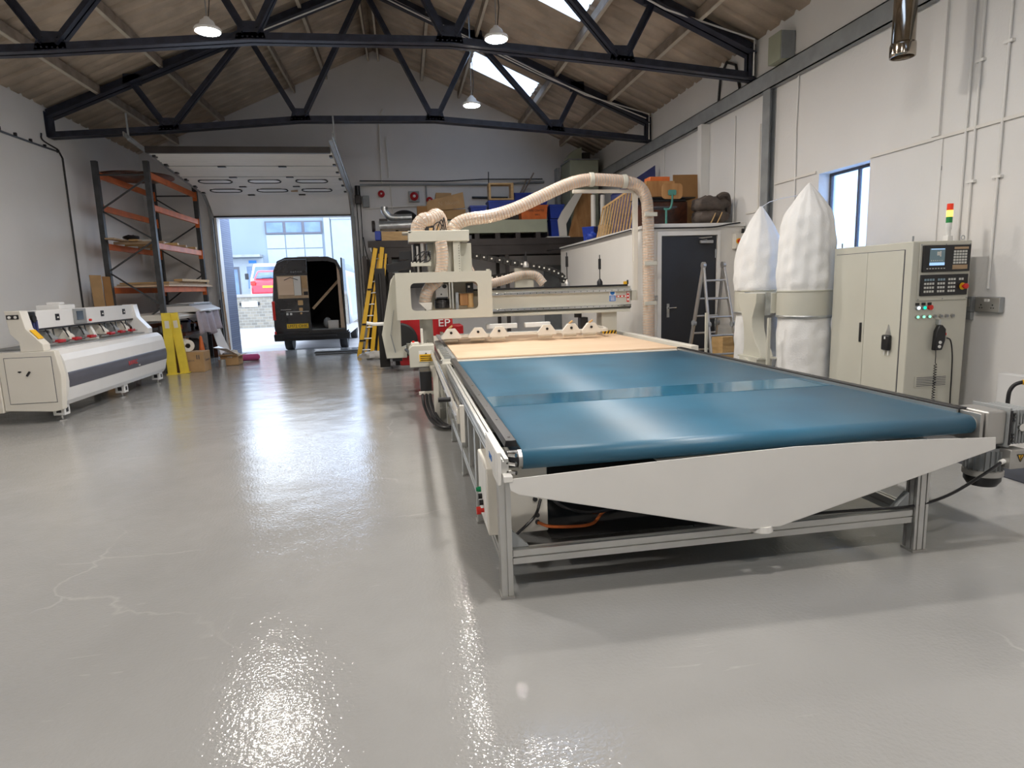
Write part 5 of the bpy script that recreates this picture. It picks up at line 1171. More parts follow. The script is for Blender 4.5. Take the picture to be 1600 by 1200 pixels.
hp = thing('hand_pendant', 'black handheld pendant with red button hung on the cabinet front', 'pendant', (4.98, 5.17, .85))
obj('pendant_body', MB().prism([(4.92, .86), (5.0, .86), (5.03, .95), (5.03, 1.06), (4.99, 1.10), (4.96, 1.10), (4.93, 1.04)], 'y', y-.065, y-.02), 'black', hp, bevel=.008)
m = MB().cyl((4.97, y-.072, .935), (4.97, y-.065, .935), .015, 14); m.cyl((4.965, y-.072, .895), (4.965, y-.065, .895), .015, 14); obj('selector_dial', m, 'paper', hp)
tag(obj('enable_button', MB().cyl((5.03, y-.04, 1.01), (5.045, y-.04, 1.01), .016, 12), 'redb', hp), 'red side button')
obj('hanger', MB().box(4.965, 4.99, y-.04, y-.002, 1.10, 1.15), 'galv', hp)
pts = [V((4.955, y-.04, .86)), V((4.955, y-.045, .80)), V((4.95, y-.05, .74))]
k_ = 0
while k_ < 150: pts.append(V((4.95+.012*math.cos(k_*.9), y-.055+.012*math.sin(k_*.9), .72-k_*.0035))); k_ += 1
obj('coiled_cord', MB().tube(pts, .004, 5), 'black', hp)
o = simple('plug_lead', MB().tube(spline([(5.10, y-.004, .97), (5.12, y-.03, .94), (5.15, y-.03, .80), (5.16, y-.03, .6), (5.17, y-.03, .3), (5.2, y-.05, .03)]), .006), 'black', 'thin black lead plugged into the cabinet front right of the pendant', 'cable')
# eye bolts and beacon
for k, (x, yy, lb) in enumerate(((4.70, 5.24, 'front left'), (4.72, 6.23, 'rear left'))):
    obj('lifting_bolt', MB().cyl((x, yy, KZ), (x, yy, KZ+.05), .008, 8), 'gsteel', cc)
m = MB(); r_ = .018
m.tube([(5.235+r_*math.cos(a), 5.24, KZ+.028+r_*math.sin(a)) for a in [2*math.pi*k/16 for k in range(17)]], .005, 6); obj('eye_bolt', m, 'galv', cc)
bc = thing('signal_beacon', 'red amber green stack light on top of the cabinet', 'beacon', (5.12, 5.28, KZ))
obj('bracket', MB().box(5.09, 5.15, 5.26, 5.32, KZ, KZ+.05), 'white', bc, bevel=.004)
obj('stem', MB().lathe([(.02, KZ+.05), (.02, KZ+.10), (.025, KZ+.11), (.025, KZ+.17)], (5.12, 5.29, 0), 18), 'paper', bc)
obj('green_segment', MB().cyl((5.12, 5.29, KZ+.17), (5.12, 5.29, KZ+.225), .027, 20), 'greenl', bc)
obj('amber_segment', MB().cyl((5.12, 5.29, KZ+.225), (5.12, 5.29, KZ+.285), .027, 20), 'amber', bc)
obj('red_segment', MB().cyl((5.12, 5.29, KZ+.285), (5.12, 5.29, KZ+.345), .027, 20), 'redl', bc)
# right edge: board, truck handle, mat
simple('white_board', MB().box(5.36, 5.44, 4.1, 4.88, .13, .66), 'offwhite', 'white boarded panel propped at the wall on the right edge', 'panel', bevel=.01)
simple('skirting_block', MB().box(5.34, 5.49, 3.9, 4.92, 0, .10), 'white', 'low white block on the floor under the white panel', 'block', bevel=.004)
t = thing('hand_truck', 'black tubular truck handle with yellow grips at the right edge', 'trolley', (5.1, 4.35, 0))
obj('handle_tube', MB().tube(spline([(4.98, 4.42, .0), (4.98, 4.42, .45), (5.0, 4.42, .60), (5.06, 4.38, .66), (5.2, 4.3, .66), (5.26, 4.28, .60), (5.27, 4.28, .0)]), .016, 10), 'black', t)
tag(obj('grip', MB().cyl((5.06, 4.38, .66), (5.18, 4.31, .66), .021, 12), 'yellow', t), 'yellow grip')
simple('floor_mat', MB().box(4.52, 5.33, 3.0, 4.55, 0, .008), 'concrete', 'dark grey mat on the floor at the right edge', 'mat')
# ================================================================== OVERHEAD DOOR
od = thing('overhead_door', 'white ribbed sectional overhead door raised under the roof, with oval windows', 'garage door', (-3.0, 15.7, 4.1))
P0, P1, P2 = (17.72, 3.60), (17.2, 4.06), (13.7, 4.36)
ox0, ox1 = -4.74, -1.29
def dz(y): return P1[1]+(P2[1]-P1[1])*(P1[0]-y)/(P1[0]-P2[0])
def ribbed():
    m = MB(); N = 110; rows = []
    for i in range(N+1):
        y = P1[0]+(P2[0]-P1[0])*i/N; rows.append((y, dz(y)-(.016 if i % 4 == 0 else 0)))
    for y, z in rows: m.v += [V((ox0, y, z)), V((ox1, y, z))]
    for y, z in rows: m.v += [V((ox0, y, dz(y)+.04)), V((ox1, y, dz(y)+.04))]
    k = len(rows)
    for i in range(k-1):
        m.f += [[2*i, 2*i+1, 2*i+3, 2*i+2], [2*k+2*i, 2*k+2*i+1, 2*k+2*i+3, 2*k+2*i+2], [2*i, 2*i+2, 2*k+2*i+2, 2*k+2*i], [2*i+1, 2*i+3, 2*k+2*i+3, 2*k+2*i+1]]
    m.f += [[0, 1, 2*k+1, 2*k], [2*k-2, 2*k-1, 4*k-1, 4*k-2]]
    return m
dp = obj('door_panel', ribbed(), 'white', od, smooth=12)
lp = obj('door_panel', MB().prism([P0, P1, (P1[0]+.03, P1[1]+.03), (P0[0]+.04, P0[1]+.02)], 'x', ox0, ox1), 'white', od)
obj('bottom_seal', MB().box(ox0, ox1, 17.70, 17.78, 3.565, 3.60), 'black', lp)
m = MB()
for k in range(4): obj('panel_seam', MB().box(ox0, ox1, P1[0]-.86*k-.004, P1[0]-.86*k+.004, dz(P1[0]-.86*k)-.009, dz(P1[0]-.86*k)+.0), 'gsteel', dp)
for k, y in enumerate((17.18, 16.34, 15.48, 14.62)):
    for x in (-3.65, -2.42): obj('hinge', MB().box(x-.08, x+.08, y-.04, y+.04, dz(y)-.03, dz(y)-.008), 'black', dp)
for y, tag_ in ((15.85, 1), (16.72, 2)):
    for x in (-4.13, -3.05, -1.99):
        n = 10; pts = rrect(x-.37, x+.37, y-.17, y+.17, .165, n); inn = rrect(x-.34, x+.34, y-.14, y+.14, .135, n)
        m = MB(); L = len(pts)
        for (px, py) in pts: m.v.append(V((px, py, dz(py)-.024)))
        for (px, py) in inn: m.v.append(V((px, py, dz(py)-.024)))
        for (px, py) in pts: m.v.append(V((px, py, dz(py)-.004)))
        for (px, py) in inn: m.v.append(V((px, py, dz(py)-.004)))
        for i in range(L):
            j_ = (i+1) % L; m.f += [[i, j_, L+j_, L+i], [i, j_, 2*L+j_, 2*L+i], [L+i, L+j_, 3*L+j_, 3*L+i]]
        f = obj('window_frame', m, 'blackm', od)
        m = MB(); m.v = [V((px, py, dz(py)-.013)) for px, py in inn]; m.f = [list(range(L))]
        obj('window_pane', m, 'white', f)
m = MB().prism([(-2.62, 16.74), (-2.44, 16.64), (-2.46, 16.78)], 'z', dz(16.6)-.06, dz(16.6)-.03); obj('loose_flap', m, 'timber', od)
obj('top_timber', MB().box(ox0-.02, ox1-.02, 13.58, 13.68, 4.34, 4.46), 'brown', od)
for x, s_ in ((-4.80, -1), (-1.225, 1)):
    pts = [(x, 17.66, .02), (x, 17.66, 3.5), (x, 17.55, 3.85), (x, 17.2, 4.08), (x, 13.0, 4.46)]
    m = MB()
    for a, b in zip(pts, pts[1:]): m.bar(a, b, .07, .03, (0, 0, 1))
    t_ = obj('track', m, 'gsteel' , od)
    obj('track_angle', MB().bar((x+s_*.05, 17.3, 4.13), (x+s_*.05, 12.9, 4.53), .02, .08), 'galv', t_)
    obj('jamb_angle', MB().box(x-.035, x+.035, 17.70, 17.78, .0, 3.55), 'blackm', t_)
    for k in range(6):
        y = 16.9-.6*k; obj('roller_bracket', MB().box(x-s_*.10-.03, x-s_*.10+.03, y-.07, y+.07, dz(y)-.035, dz(y)+.03), 'black', t_, bevel=.005)
    obj('track_hanger', MB().bar((x+s_*.06, 13.15, 4.50), (x+s_*.06, 13.15, 4.95), .03, .012), 'gsteel', t_)
    for k in range(3): obj('track_bolt_plate', MB().box(x-.05, x+.05, 14.0+k*1.1, 14.25+k*1.1, dz(14.1+k*1.1)+.05, dz(14.1+k*1.1)+.13), 'galv', t_)
t = thing('door_operator', 'dark door motor with hand chain right of the raised door', 'motor', (-1.02, 17.6, 3.9))
obj('motor_body', MB().cyl((-1.06, 17.6, 4.05), (-1.06, 17.6, 4.32), .07, 16), 'black', t); obj('gear_case', MB().box(-1.14, -.98, 17.5, 17.7, 3.85, 4.08), 'brown', t, bevel=.02)
obj('hand_chain', MB().tube([(-1.10, 17.5, 3.85), (-1.09, 17.5, .9), (-1.02, 17.5, .85), (-1.0, 17.5, 3.85)], .012, 6), 'blackm', t)
obj('drive_shaft', MB().cyl((-1.2, 17.6, 3.98), (-1.14, 17.6, 3.98), .02, 10), 'galv', t)
simple('control_box', MB().box(-.95, -.78, 17.68, 17.799, 3.78, 4.08), 'gsteel', 'grey electrical box beside the door motor', 'electrical box', bevel=.01)
simple('door_control', MB().box(-1.08, -.90, 17.7, 17.799, 1.25, 1.50), 'gsteel', 'small grey control box low on the far wall right of the doorway', 'electrical box', bevel=.02)
simple('wall_loop_cable', MB().tube(spline([(-1.0, 17.75, 3.0), (-.95, 17.74, 2.6), (-.80, 17.74, 1.9), (-.72, 17.74, 1.5)]), .012), 'black', 'black cable trailing down the far wall behind the yellow ladder', 'cable')
simple('wall_spotlight', MB().lathe([(.09, 17.60), (.10, 17.62), (.07, 17.72), (.04, 17.799)], (-.75, 0, 2.66), 16, 'y'), 'galv', 'small grey floodlight on the far wall above the yellow ladder', 'light')
# ================================================================== MEZZANINE
mz = thing('storage_mezzanine', 'dark steel storage platform along the far wall loaded with goods', 'mezzanine', (1.8, 16.8, 0))
obj('deck', MB().box(-.72, 5.3, 15.95, 17.6, 2.70, 2.76), 'brown', mz)
obj('front_beam', MB().box(-.72, 5.3, 15.88, 15.95, 2.36, 2.72), 'brown', mz, bevel=.004)
obj('beam_flange', MB().box(-.80, 5.3, 15.86, 15.88, 2.60, 2.76), 'brown', mz)
obj('rear_beam', MB().box(-.72, 5.3, 17.60, 17.7, 2.40, 2.72), 'brown', mz)
for x in (-.90, -.30, 2.62, 4.6):
    for y in (15.93, 17.55): obj('platform_post', MB().box(x-.045, x+.045, y-.045, y+.045, 0, 2.40), 'brown', mz)
for k in range(10): obj('joist', MB().box(-.5+k*.6, -.44+k*.6, 15.96, 17.59, 2.55, 2.70), 'brown', mz)
ZM = 2.761
# sage sheet metal box and goods
simple('sage_panel', MB().prism([(15.9, 2.90), (16.45, 2.90), (16.45, 3.22), (15.9, 3.22)], 'x', 1.05, 3.68), 'sage', 'long pale green metal casing lying along the platform edge', 'casing', bevel=.008)
for k in range(5): simple('timber_bearer', MB().box(1.3+k*.52, 1.42+k*.52, 15.9, 16.5, ZM, 2.898), 'brown', 'dark timber bearer under the green casing, %s from the left' % ['first', 'second', 'third', 'fourth', 'fifth'][k], 'timber')
sd = thing('silver_duct', 'bent silver duct piece on top of the stack left of the cardboard box', 'duct', (-.1, 16.2, 3.2))
obj('duct_pipe', MB().tube(spline([(-.36, 16.2, 3.60), (-.36, 16.2, 3.50), (-.26, 16.2, 3.37), (-.10, 16.2, 3.335), (.30, 16.2, 3.34)]), .085, 16), 'galv', sd)
obj('duct_collar', MB().cyl((-.12, 16.2, 3.335), (-.06, 16.2, 3.335), .092, 16), 'alud', sd)
simple('silver_duct', MB().tube([(-.50, 16.0, 3.12), (.32, 16.0, 3.14)], .115, 20), 'galv', 'long straight silver duct lying below the bent one', 'duct')
simple('duct_cap', MB().lathe([(.13, -.02), (.135, 0), (.135, .05), (.09, .06)], (-.66, 16.05, 3.12), 20, 'x'), 'brown', 'dark round duct end at the left of the silver ducts', 'cap')
simple('black_hose_coil', MB().tube([(.10+.20*math.cos(a), 16.45, 3.10+.15*math.sin(a)) for a in [2*math.pi*k/24 for k in range(25)]], .035, 8), 'black', 'coiled black hose behind the silver ducts', 'hose')
simple('black_bin', MB().ell((.12, 16.9, 3.35), .35, .3, .25, 18, 12), 'blackm', 'black rounded case behind the silver ducts', 'case')
simple('pipe_clamp', MB().box(-.5, -.3, 16.05, 16.15, 3.24, 3.30), 'brown', 'small dark clamp on the silver duct', 'clamp')
simple('board_stack', MB().box(-.46, .40, 16.0, 17.0, 2.762, 2.99), 'pine', 'flat pale boards under the silver ducts', 'boards', bevel=.004)
simple('blue_bundle', MB().box(-.62, -.48, 15.95, 16.3, 2.78, 3.0), 'blue', 'small dark blue box at the left end of the platform', 'box', bevel=.01)
simple('dark_case', MB().box(1.0, 1.75, 16.5, 17.0, ZM, 3.30), 'black', 'black box under the cardboard boxes', 'box', bevel=.01)
simple('dark_case', MB().box(.42, .95, 16.1, 16.7, ZM, 3.28), 'brown', 'dark brown box left of the green casing', 'box', bevel=.01)
# cardboard boxes tilted
b1 = thing('cardboard_box', 'big tan cardboard box with a sagging tilted lid on the platform', 'box', (1.2, 16.8, 3.31))
obj('carton', MB().box(.72, 1.68, 16.5, 17.1, 3.31, 3.56), 'card', b1, bevel=.006)
lid = MB().prism([(.62, 3.50), (1.66, 3.58), (1.62, 3.97), (.72, 3.76)], 'y', 16.42, 16.46); obj('lid_flap', lid, 'card', b1, bevel=.004)
tx = text('handwriting', 'N. bloom', .14, 'timber', b1, (1.25, 16.41, 3.70), (math.pi/2, -.1, 0), .001)
simple('cardboard_box', MB().prism([(.90, 3.58), (1.35, 3.58), (1.35, 3.99), (.95, 4.0)], 'y', 16.7, 17.1), 'card', 'second tan cardboard box standing behind the tilted lid', 'box', bevel=.006)
simple('cardboard_box', MB().box(.44, .70, 16.3, 16.6, 3.30, 3.62), 'cardd', 'small torn dark cardboard box left of the tilted lid', 'box', bevel=.006)
def crate(name, label, x0, x1, y0, y1, z0, z1, mm='blue'):
    t = thing(name, label, 'crate', ((x0+x1)/2, (y0+y1)/2, z0)); tx_ = .03
    m = MB()
    def ring(a0, a1, b0, b1, z): return [(a0, b0, z), (a1, b0, z), (a1, b1, z), (a0, b1, z)]
    vs = ring(x0+tx_, x1-tx_, y0+tx_, y1-tx_, z0)+ring(x0, x1, y0, y1, z1)+ring(x0+.012, x1-.012, y0+.012, y1-.012, z1)+ring(x0+tx_+.012, x1-tx_-.012, y0+tx_+.012, y1-tx_-.012, z0+.012)
    fs = [(3, 2, 1, 0), (12, 13, 14, 15)]
    for k in (0, 4, 8): fs += [(k+i, k+(i+1) % 4, k+4+(i+1) % 4, k+4+i) for i in range(4)]
    obj('crate_body', m.add(vs, fs), mm, t, smooth=0)
    r = MB()
    for a in ((x0-.012, x1+.012, y0-.012, y0+.006), (x0-.012, x1+.012, y1-.006, y1+.012), (x0-.012, x0+.006, y0, y1), (x1-.006, x1+.012, y0, y1)): r.box(*a, z1-.035, z1)
    obj('crate_rim', r, mm, t, smooth=0); return t
crate('blue_crate', 'small blue crate at the left of the blue crates, beside the big tan box', 1.78, 2.20, 16.3, 16.8, 3.42, 3.62)
crate('blue_crate', 'wide blue crate under the pine frame', 2.25, 2.98, 16.3, 16.8, 3.40, 3.74)
crate('blue_crate', 'blue crate right of the pine frame, half hidden behind the ribbed hose', 3.0, 3.75, 16.7, 17.2, 3.62, 3.98)
crate('blue_crate', 'blue crate on top at right, above the orange one', 3.05, 3.8, 16.3, 16.65, 3.60, 3.74)
crate('orange_crate', 'bright orange crate with dark print on the platform', 3.02, 3.72, 15.98, 16.4, 3.225, 3.58, 'orange')
oc = [o for o in COL.objects if o.get('label', '').startswith('bright orange crate with dark')][0]
text('crate_lettering', 'HIRE CRATES', .07, 'black', oc, (3.42, 15.985, 3.44), FACE, .001); text('crate_lettering', '0800 2', .05, 'black', oc, (3.45, 15.99, 3.34), FACE, .001)
crate('blue_tub', 'upper of two blue tubs stacked at the right end of the platform', 3.80, 4.18, 16.1, 16.5, 3.26, 3.60)
crate('blue_tub', 'lower of two blue tubs stacked at the right end of the platform', 3.82, 4.14, 16.12, 16.48, 2.80, 3.24)
simple('tub_support', MB().box(1.9, 3.8, 16.46, 17.3, ZM, 3.40), 'brown', 'dark shelf unit holding up the blue crates', 'shelf')
simple('dark_plank', MB().box(3.70, 4.30, 16.0, 16.5, 2.765, 2.795), 'white', 'white board under the blue tubs', 'board')
pf_ = thing('open_pine_box', 'open pine box frame standing on the blue crates', 'frame', (2.6, 16.5, 3.76))
for a in ((2.28, 2.92, 3.76, 3.80), (2.28, 2.92, 4.14, 4.18)): obj('frame_rail', MB().box(a[0], a[1], 16.35, 16.65, a[2], a[3]), 'pine', pf_)
for a in ((2.28, 2.33), (2.85, 2.92)): obj('frame_stile', MB().box(a[0], a[1], 16.35, 16.65, 3.80, 4.14), 'pine', pf_)
simple('thin_rod', MB().cyl((2.32, 16.7, 3.75), (2.34, 16.75, 4.52), .012, 6), 'blackm', 'thin dark rod standing behind the pine frame', 'rod')
for k, (a, b) in enumerate((((2.99, 17.3, 3.42), (3.70, 17.5, 4.62)), ((2.94, 17.35, 3.42), (3.52, 17.6, 4.46)), ((3.04, 17.25, 3.42), (3.42, 17.4, 4.28)))):
    simple('timber_length', MB().bar(a, b, .035, .03), 'purlin', ['longest', 'middle', 'shortest'][k]+' of three dark sticks leaning right of the pine frame', 'stick')
leaning('plywood_sheet', 'ply', 'tall orange-brown plywood panel standing on the platform end', 'panel', [(4.27, 16.1, 2.77), (4.98, 16.1, 2.77), (4.98, 16.3, 3.92), (4.62, 16.3, 3.92)])
simple('angled_panel', MB().prism([(4.02, 2.79), (4.22, 2.79), (4.20, 3.1), (4.64, 3.86), (4.48, 3.90), (4.10, 3.42), (3.98, 3.2)], 'y', 15.98, 16.04), 'creamw', 'cream angled panel left of the plywood', 'panel', bevel=.006)
t = thing('equipment_cabinet', 'olive-grey cabinet high in the far right corner', 'cabinet', (5.0, 17.0, ZM))
obj('cabinet_body', MB().box(4.50, 5.28, 16.65, 17.58, ZM, 4.80), 'sage', t, bevel=.01); obj('cabinet_lid', MB().box(4.48, 5.30, 16.62, 17.58, 4.80, 4.83), 'gsteel', t)
obj('rounded_hood', MB().prism([(4.46, 4.84), (4.86, 4.84), (4.86, 5.14), (4.76, 5.12), (4.60, 5.04), (4.50, 4.93)], 'y', 16.75, 17.2), 'sage', t, bevel=.01)
obj('vent_block', MB().box(4.90, 5.10, 16.8, 17.2, 4.84, 5.02), 'brown', t)
simple('tall_post', MB().box(4.28, 4.36, 17.2, 17.5, ZM, 4.7), 'gsteel', 'grey upright left of the olive-grey cabinet', 'post')
# below the platform
simple('store_door', MB().box(3.98, 4.6, 17.74, 17.79, .01, 2.12), 'gsteel', 'grey door in the far wall under the platform', 'door')
simple('pale_panel', MB().box(-.32, -.12, 17.0, 17.05, .9, 2.35), 'facadel', 'narrow pale blue panel standing behind the yellow ladder', 'panel')
simple('black_cabinet', MB().box(-.82, -.40, 17.0, 17.6, 0, 2.1), 'blackm', 'black cupboard in the far wall corner behind the yellow ladder', 'cupboard', bevel=.01)
simple('dark_screen', MB().box(.1, .75, 16.9, 17.0, 1.6, 2.0), 'black', 'black screen hanging under the platform', 'screen', bevel=.01)
simple('wall_board', MB().box(-.78, .3, 17.76, 17.799, 2.0, 2.4), 'gsteel', 'grey board low on the far wall under the platform', 'board')
# yellow ladder
yl = thing('yellow_ladder', 'yellow extension ladder leaning by the doorway', 'ladder', (-1.0, 15.55, 0))
S = [((-1.16, 15.42, 0), (-.62, 15.80, 2.58)), ((-.86, 15.50, 0), (-.46, 15.80, 2.60))]
for a, b in S: obj('stile', MB().bar(a, b, .10, .05, (0, 1, 0)), 'yellow', yl, bevel=.006)
S2 = [((-1.02, 15.60, .02), (-.54, 15.90, 2.45)), ((-.72, 15.66, .02), (-.38, 15.90, 2.45))]
for a, b in S2: obj('rear_stile', MB().bar(a, b, .05, .04, (0, 1, 0)), 'yellow', yl)
for k in range(9):
    f = .06+k*.105; a = V(S[0][0]).lerp(V(S[0][1]), f); b = V(S[1][0]).lerp(V(S[1][1]), f); obj('rung', MB().cyl(a, b, .016, 8), 'alud', yl)
m = MB(); 
for f in (.15, .3, .62): 
    a = V(S[0][0]).lerp(V(S[0][1]), f); m.box(a.x-.04, a.x+.10, a.y-.06, a.y-.03, a.z-.02, a.z+.02)
obj('ladder_hook', m, 'black', yl)
# red pallet truck
rt_ = thing('pallet_stacker', 'red powered pallet truck with white EP letters behind the gantry', 'pallet truck', (.2, 12.6, 0))
obj('body', MB().prism([(-.15, .12), (.9, .12), (.9, 1.12), (.1, 1.12), (-.15, .95)], 'y', 12.2, 13.0), 'red', rt_, bevel=.03)
text('logo_letters', 'EP', .20, 'paper', rt_, (.73, 12.185, .91), FACE, .004, sx=1.2)
obj('drive_wheel', MB().lathe([(.10, 12.05), (.30, 12.06), (.33, 12.1), (.33, 12.16), (.30, 12.19)], (-.12, 0, .62), 32, 'y'), 'rubber', rt_)
obj('mast', MB().box(-.55, -.35, 12.7, 12.85, .05, 2.0), 'blackm', rt_)
obj('mast', MB().box(-.25, -.10, 12.9, 13.0, .05, 1.9), 'blackm', rt_)
obj('lift_chain', MB().tube([(-.45, 12.68, 1.9), (-.44, 12.68, .6), (-.40, 12.66, .2)], .025, 6), 'rubber', rt_)
obj('fork', MB().box(.1, 1.6, 13.0, 13.15, .04, .10), 'red', rt_)
obj('fork', MB().box(.9, 1.6, 12.5, 12.65, .04, .10), 'red', rt_)
obj('side_step', MB().box(.9, 1.1, 12.2, 12.9, .3, .85), 'red', rt_, bevel=.01)
simple('plastic_heap', MB().ell((-.75, 14.9, .07), .33, .22, .10, 20, 10, lambda d: 1+.18*math.sin(11*d.x+8*d.y)), 'polythene', 'crumpled clear plastic heap on the floor by the yellow ladder', 'plastic')
simple('floor_plate', MB().box(-2.4, -1.25, 16.9, 17.2, 0, .02), 'blackm', 'long flat black bar on the floor at the doorway right, farther one', 'bar')
simple('floor_plate', MB().box(-2.3, -1.2, 16.4, 16.55, 0, .02), 'blackm', 'long flat black bar on the floor at the doorway right, nearer one', 'bar')
# ================================================================== OUTSIDE
G = -.12
struct('ground_yard', MB().box(-30, 20, YF+.35, 33.4, G-.2, G), 'yard')
struct('ground_upper', MB().box(-40, 30, 33.5, 60, .8, 1.2), 'yard')
pier = struct('wall_outside', MB().box(-5.05, -4.72, 18.11, 19.1, G, 5.2), 'greybrick')
sw = thing('stone_wall', 'old rough stone wall across the yard', 'wall', (-8, 33.2, G))
obj('masonry', MB().box(-16, 2, 33.0, 33.35, G, 1.42), 'stone', sw); obj('coping', MB().box(-16, 2, 32.95, 33.4, 1.42, 1.56), 'yard', sw)
sg = thing('wall_sign', 'white sign with black ends on the stone wall left of the van', 'sign', (-7.6, 32.98, 1.0))
obj('board', MB().box(-7.95, -7.2, 32.96, 32.995, .93, 1.2), 'paper', sg); m = MB().box(-8.05, -7.95, 32.96, 32.995, 1.0, 1.15); m.box(-7.2, -7.1, 32.96, 32.995, 1.0, 1.15); obj('arrow_end', m, 'black', sg)
# van
vn = thing('black_van', 'black panel van parked outside the doorway with one rear door open', 'van', (-2.6, 21.5, G))
vx0, vx1, vy, vt = -3.68, -1.62, 18.62, 2.56
sec = [(vx0+.03, .33), (vx1-.03, .33), (vx1, .6), (vx1-.01, 1.3), (vx1-.10, 2.2), (vx1-.22, 2.46), (vx1-.45, vt), (vx0+.45, vt), (vx0+.22, 2.46), (vx0+.10, 2.2), (vx0+.01, 1.3), (vx0, .6)]
inner = [(vx0+.08, .50), (vx1-.08, .50), (vx1-.06, .7), (vx1-.08, 1.3), (vx1-.17, 2.15), (vx1-.28, 2.38), (vx1-.48, 2.44), (vx0+.48, 2.44), (vx0+.28, 2.38), (vx0+.17, 2.15), (vx0+.08, 1.3), (vx0+.06, .7)]
m = MB().holed(sec, inner, 'y', vy+.04, 24.0); body = obj('van_body', m, 'vanp', vn, smooth=50)
obj('bulkhead', MB().prism(inner, 'y', 22.4, 22.5), 'interior', body)
obj('cab', MB().prism([(24.0, .33), (24.9, .33), (24.95, .9), (24.5, 1.3), (24.0, 2.4)], 'x', vx0+.12, vx1-.12), 'vanp', vn, bevel=.08)
sp = MB().grid(lambda u, v: (vx1+.004-.10*max(0, v-.45)/.55*(1 if v > .45 else 0), vy+.3+4.9*u, .62+1.58*v), 4, 6); obj('side_wrap', sp, 'silver', body, solid=.004)
xm = (vx0+vx1)/2
ld = obj('rear_door', MB().prism([(vx0+.04, .48), (xm-.01, .48), (xm-.01, 2.50), (vx0+.42, 2.50), (vx0+.20, 2.40), (vx0+.11, 2.2), (vx0+.03, 1.3)], 'y', vy, vy+.04), 'vanp', vn, bevel=.01)
pr = obj('door_picture', MB().box(vx0+.18, xm-.02, vy-.004, vy, 1.42, 2.05), 'timber', ld)
m = MB().box(vx0+.20, vx0+.62, vy-.006, vy-.004, 1.52, 2.02); tag(obj('picture_panelling', m, 'mdf', pr), 'pale wood panelling in the picture')
m = MB().box(vx0+.63, vx0+.82, vy-.006, vy-.004, 1.50, 2.03); tag(obj('picture_shade', m, 'creamw', pr), 'pale door shape in the picture')
m = MB().box(vx0+.84, xm-.04, vy-.006, vy-.004, 1.70, 2.03); tag(obj('picture_wall', m, 'card', pr), 'tan wall in the picture')
m = MB().tube([(vx0+.38, vy-.008, 1.93), (vx0+.55, vy-.008, 2.0), (vx0+.75, vy-.008, 1.93)], .010, 5); m.box(vx0+.826, vx0+.84, vy-.008, vy-.004, 1.5, 2.04); m.box(vx0+.88, xm-.03, vy-.008, vy-.004, 1.50, 1.60); tag(obj('picture_dark', m, 'black', pr), 'dark lamp and worktop in the picture')
m = MB().prism(rrect(vx0+.70, vx0+.84, 1.22, 1.36, .02), 'y', vy-.004, vy); m.prism(rrect(vx0+.72, vx0+.82, 1.06, 1.15, .02), 'y', vy-.004, vy); m.cyl((vx0+.77, vy-.004, .99), (vx0+.77, vy, .99), .03, 12)
tag(obj('gold_emblem', m, 'pine', ld), 'gold emblem')
m = MB().box(vx0+.22, vx0+.50, vy-.004, vy, 1.10, 1.112); m.box(vx0+.36, vx0+.98, vy-.004, vy, 1.035, 1.05)
for x in (vx0+.36, vx0+.46): m.prism(rrect(x, x+.06, .95, 1.01, .015), 'y', vy-.004, vy)
tag(obj('white_lettering', m, 'keys', ld), 'small white lettering')
text('top_lettering', 'G O T H I K', .06, 'gsteel', ld, (vx0+.72, vy-.003, 2.15), FACE, .001)
obj('lock', MB().cyl((vx0+.45, vy-.01, 1.28), (vx0+.45, vy, 1.28), .03, 12), 'black', ld)
np_ = obj('number_plate', MB().box(vx0+.35, vx0+.94, vy-.012, vy, .57, .70), 'plate', ld); text('plate_characters', 'LM72 OHK', .115, 'black', np_, (vx0+.645, vy-.014, .633), FACE, .002)
# open door
od_ = obj('rear_door', MB().box(vx1-.03, vx1+.012, vy-.86, vy+.02, .50, 2.48), 'vanp', vn, bevel=.01)
simple('plywood_sheet', MB().prism([(vx1-.23, .53), (vx1-.12, .53), (vx1-.17, 2.36), (vx1-.24, 2.36)], 'y', 18.7, 18.95), 'mdf', 'tall pale pinkish wood panel standing at the open side of the van', 'panel')
obj('tail_lamp', MB().box(vx0-.006, vx0+.07, vy-.015, vy+.1, .82, 1.35), 'redb', vn, bevel=.01)
obj('tail_lamp', MB().box(vx1-.06, vx1+.006, vy+.01, vy+.1, .82, 1.35), 'redb', vn, bevel=.01)
obj('reflector', MB().box(vx0+.0, vx0+.05, vy-.012, vy+.01, .42, .50), 'redb', vn)
obj('bumper', MB().prism([(vx0-.01, .22), (vx1+.01, .22), (vx1+.02, .42), (vx0-.02, .42)], 'y', vy-.07, vy+.10), 'blackm', vn, bevel=.02)
obj('bumper_step', MB().box(vx0+.25, vx1-.35, vy-.13, vy-.05, .30, .36), 'black', vn, bevel=.01)
for x0_, nm in ((vx0+.12, 0), (vx1-.36, 1)):
    for y in (19.55, 23.3):
        wv = obj('wheel', MB().lathe([(.17, x0_+.0), (.33, x0_+.01), (.345, x0_+.04), (.345, x0_+.20), (.33, x0_+.23), (.17, x0_+.24)], (0, y, G+.345), 28, 'x'), 'rubber', vn)
        obj('hub', MB().lathe([(.01, x0_+.235), (.15, x0_+.235), (.17, x0_+.24)] if nm else [(.17, x0_), (.15, x0_+.005), (.01, x0_+.005)], (0, y, G+.345), 20, 'x'), 'silver', wv)
obj('roof_light', MB().box(xm-.3, xm+.3, vy+.3, vy+.6, vt, vt+.03), 'creamw', vn)
obj('load_floor', MB().box(vx0+.1, vx1-.1, vy+.05, 22.4, .50, .52), 'gsteel', vn)
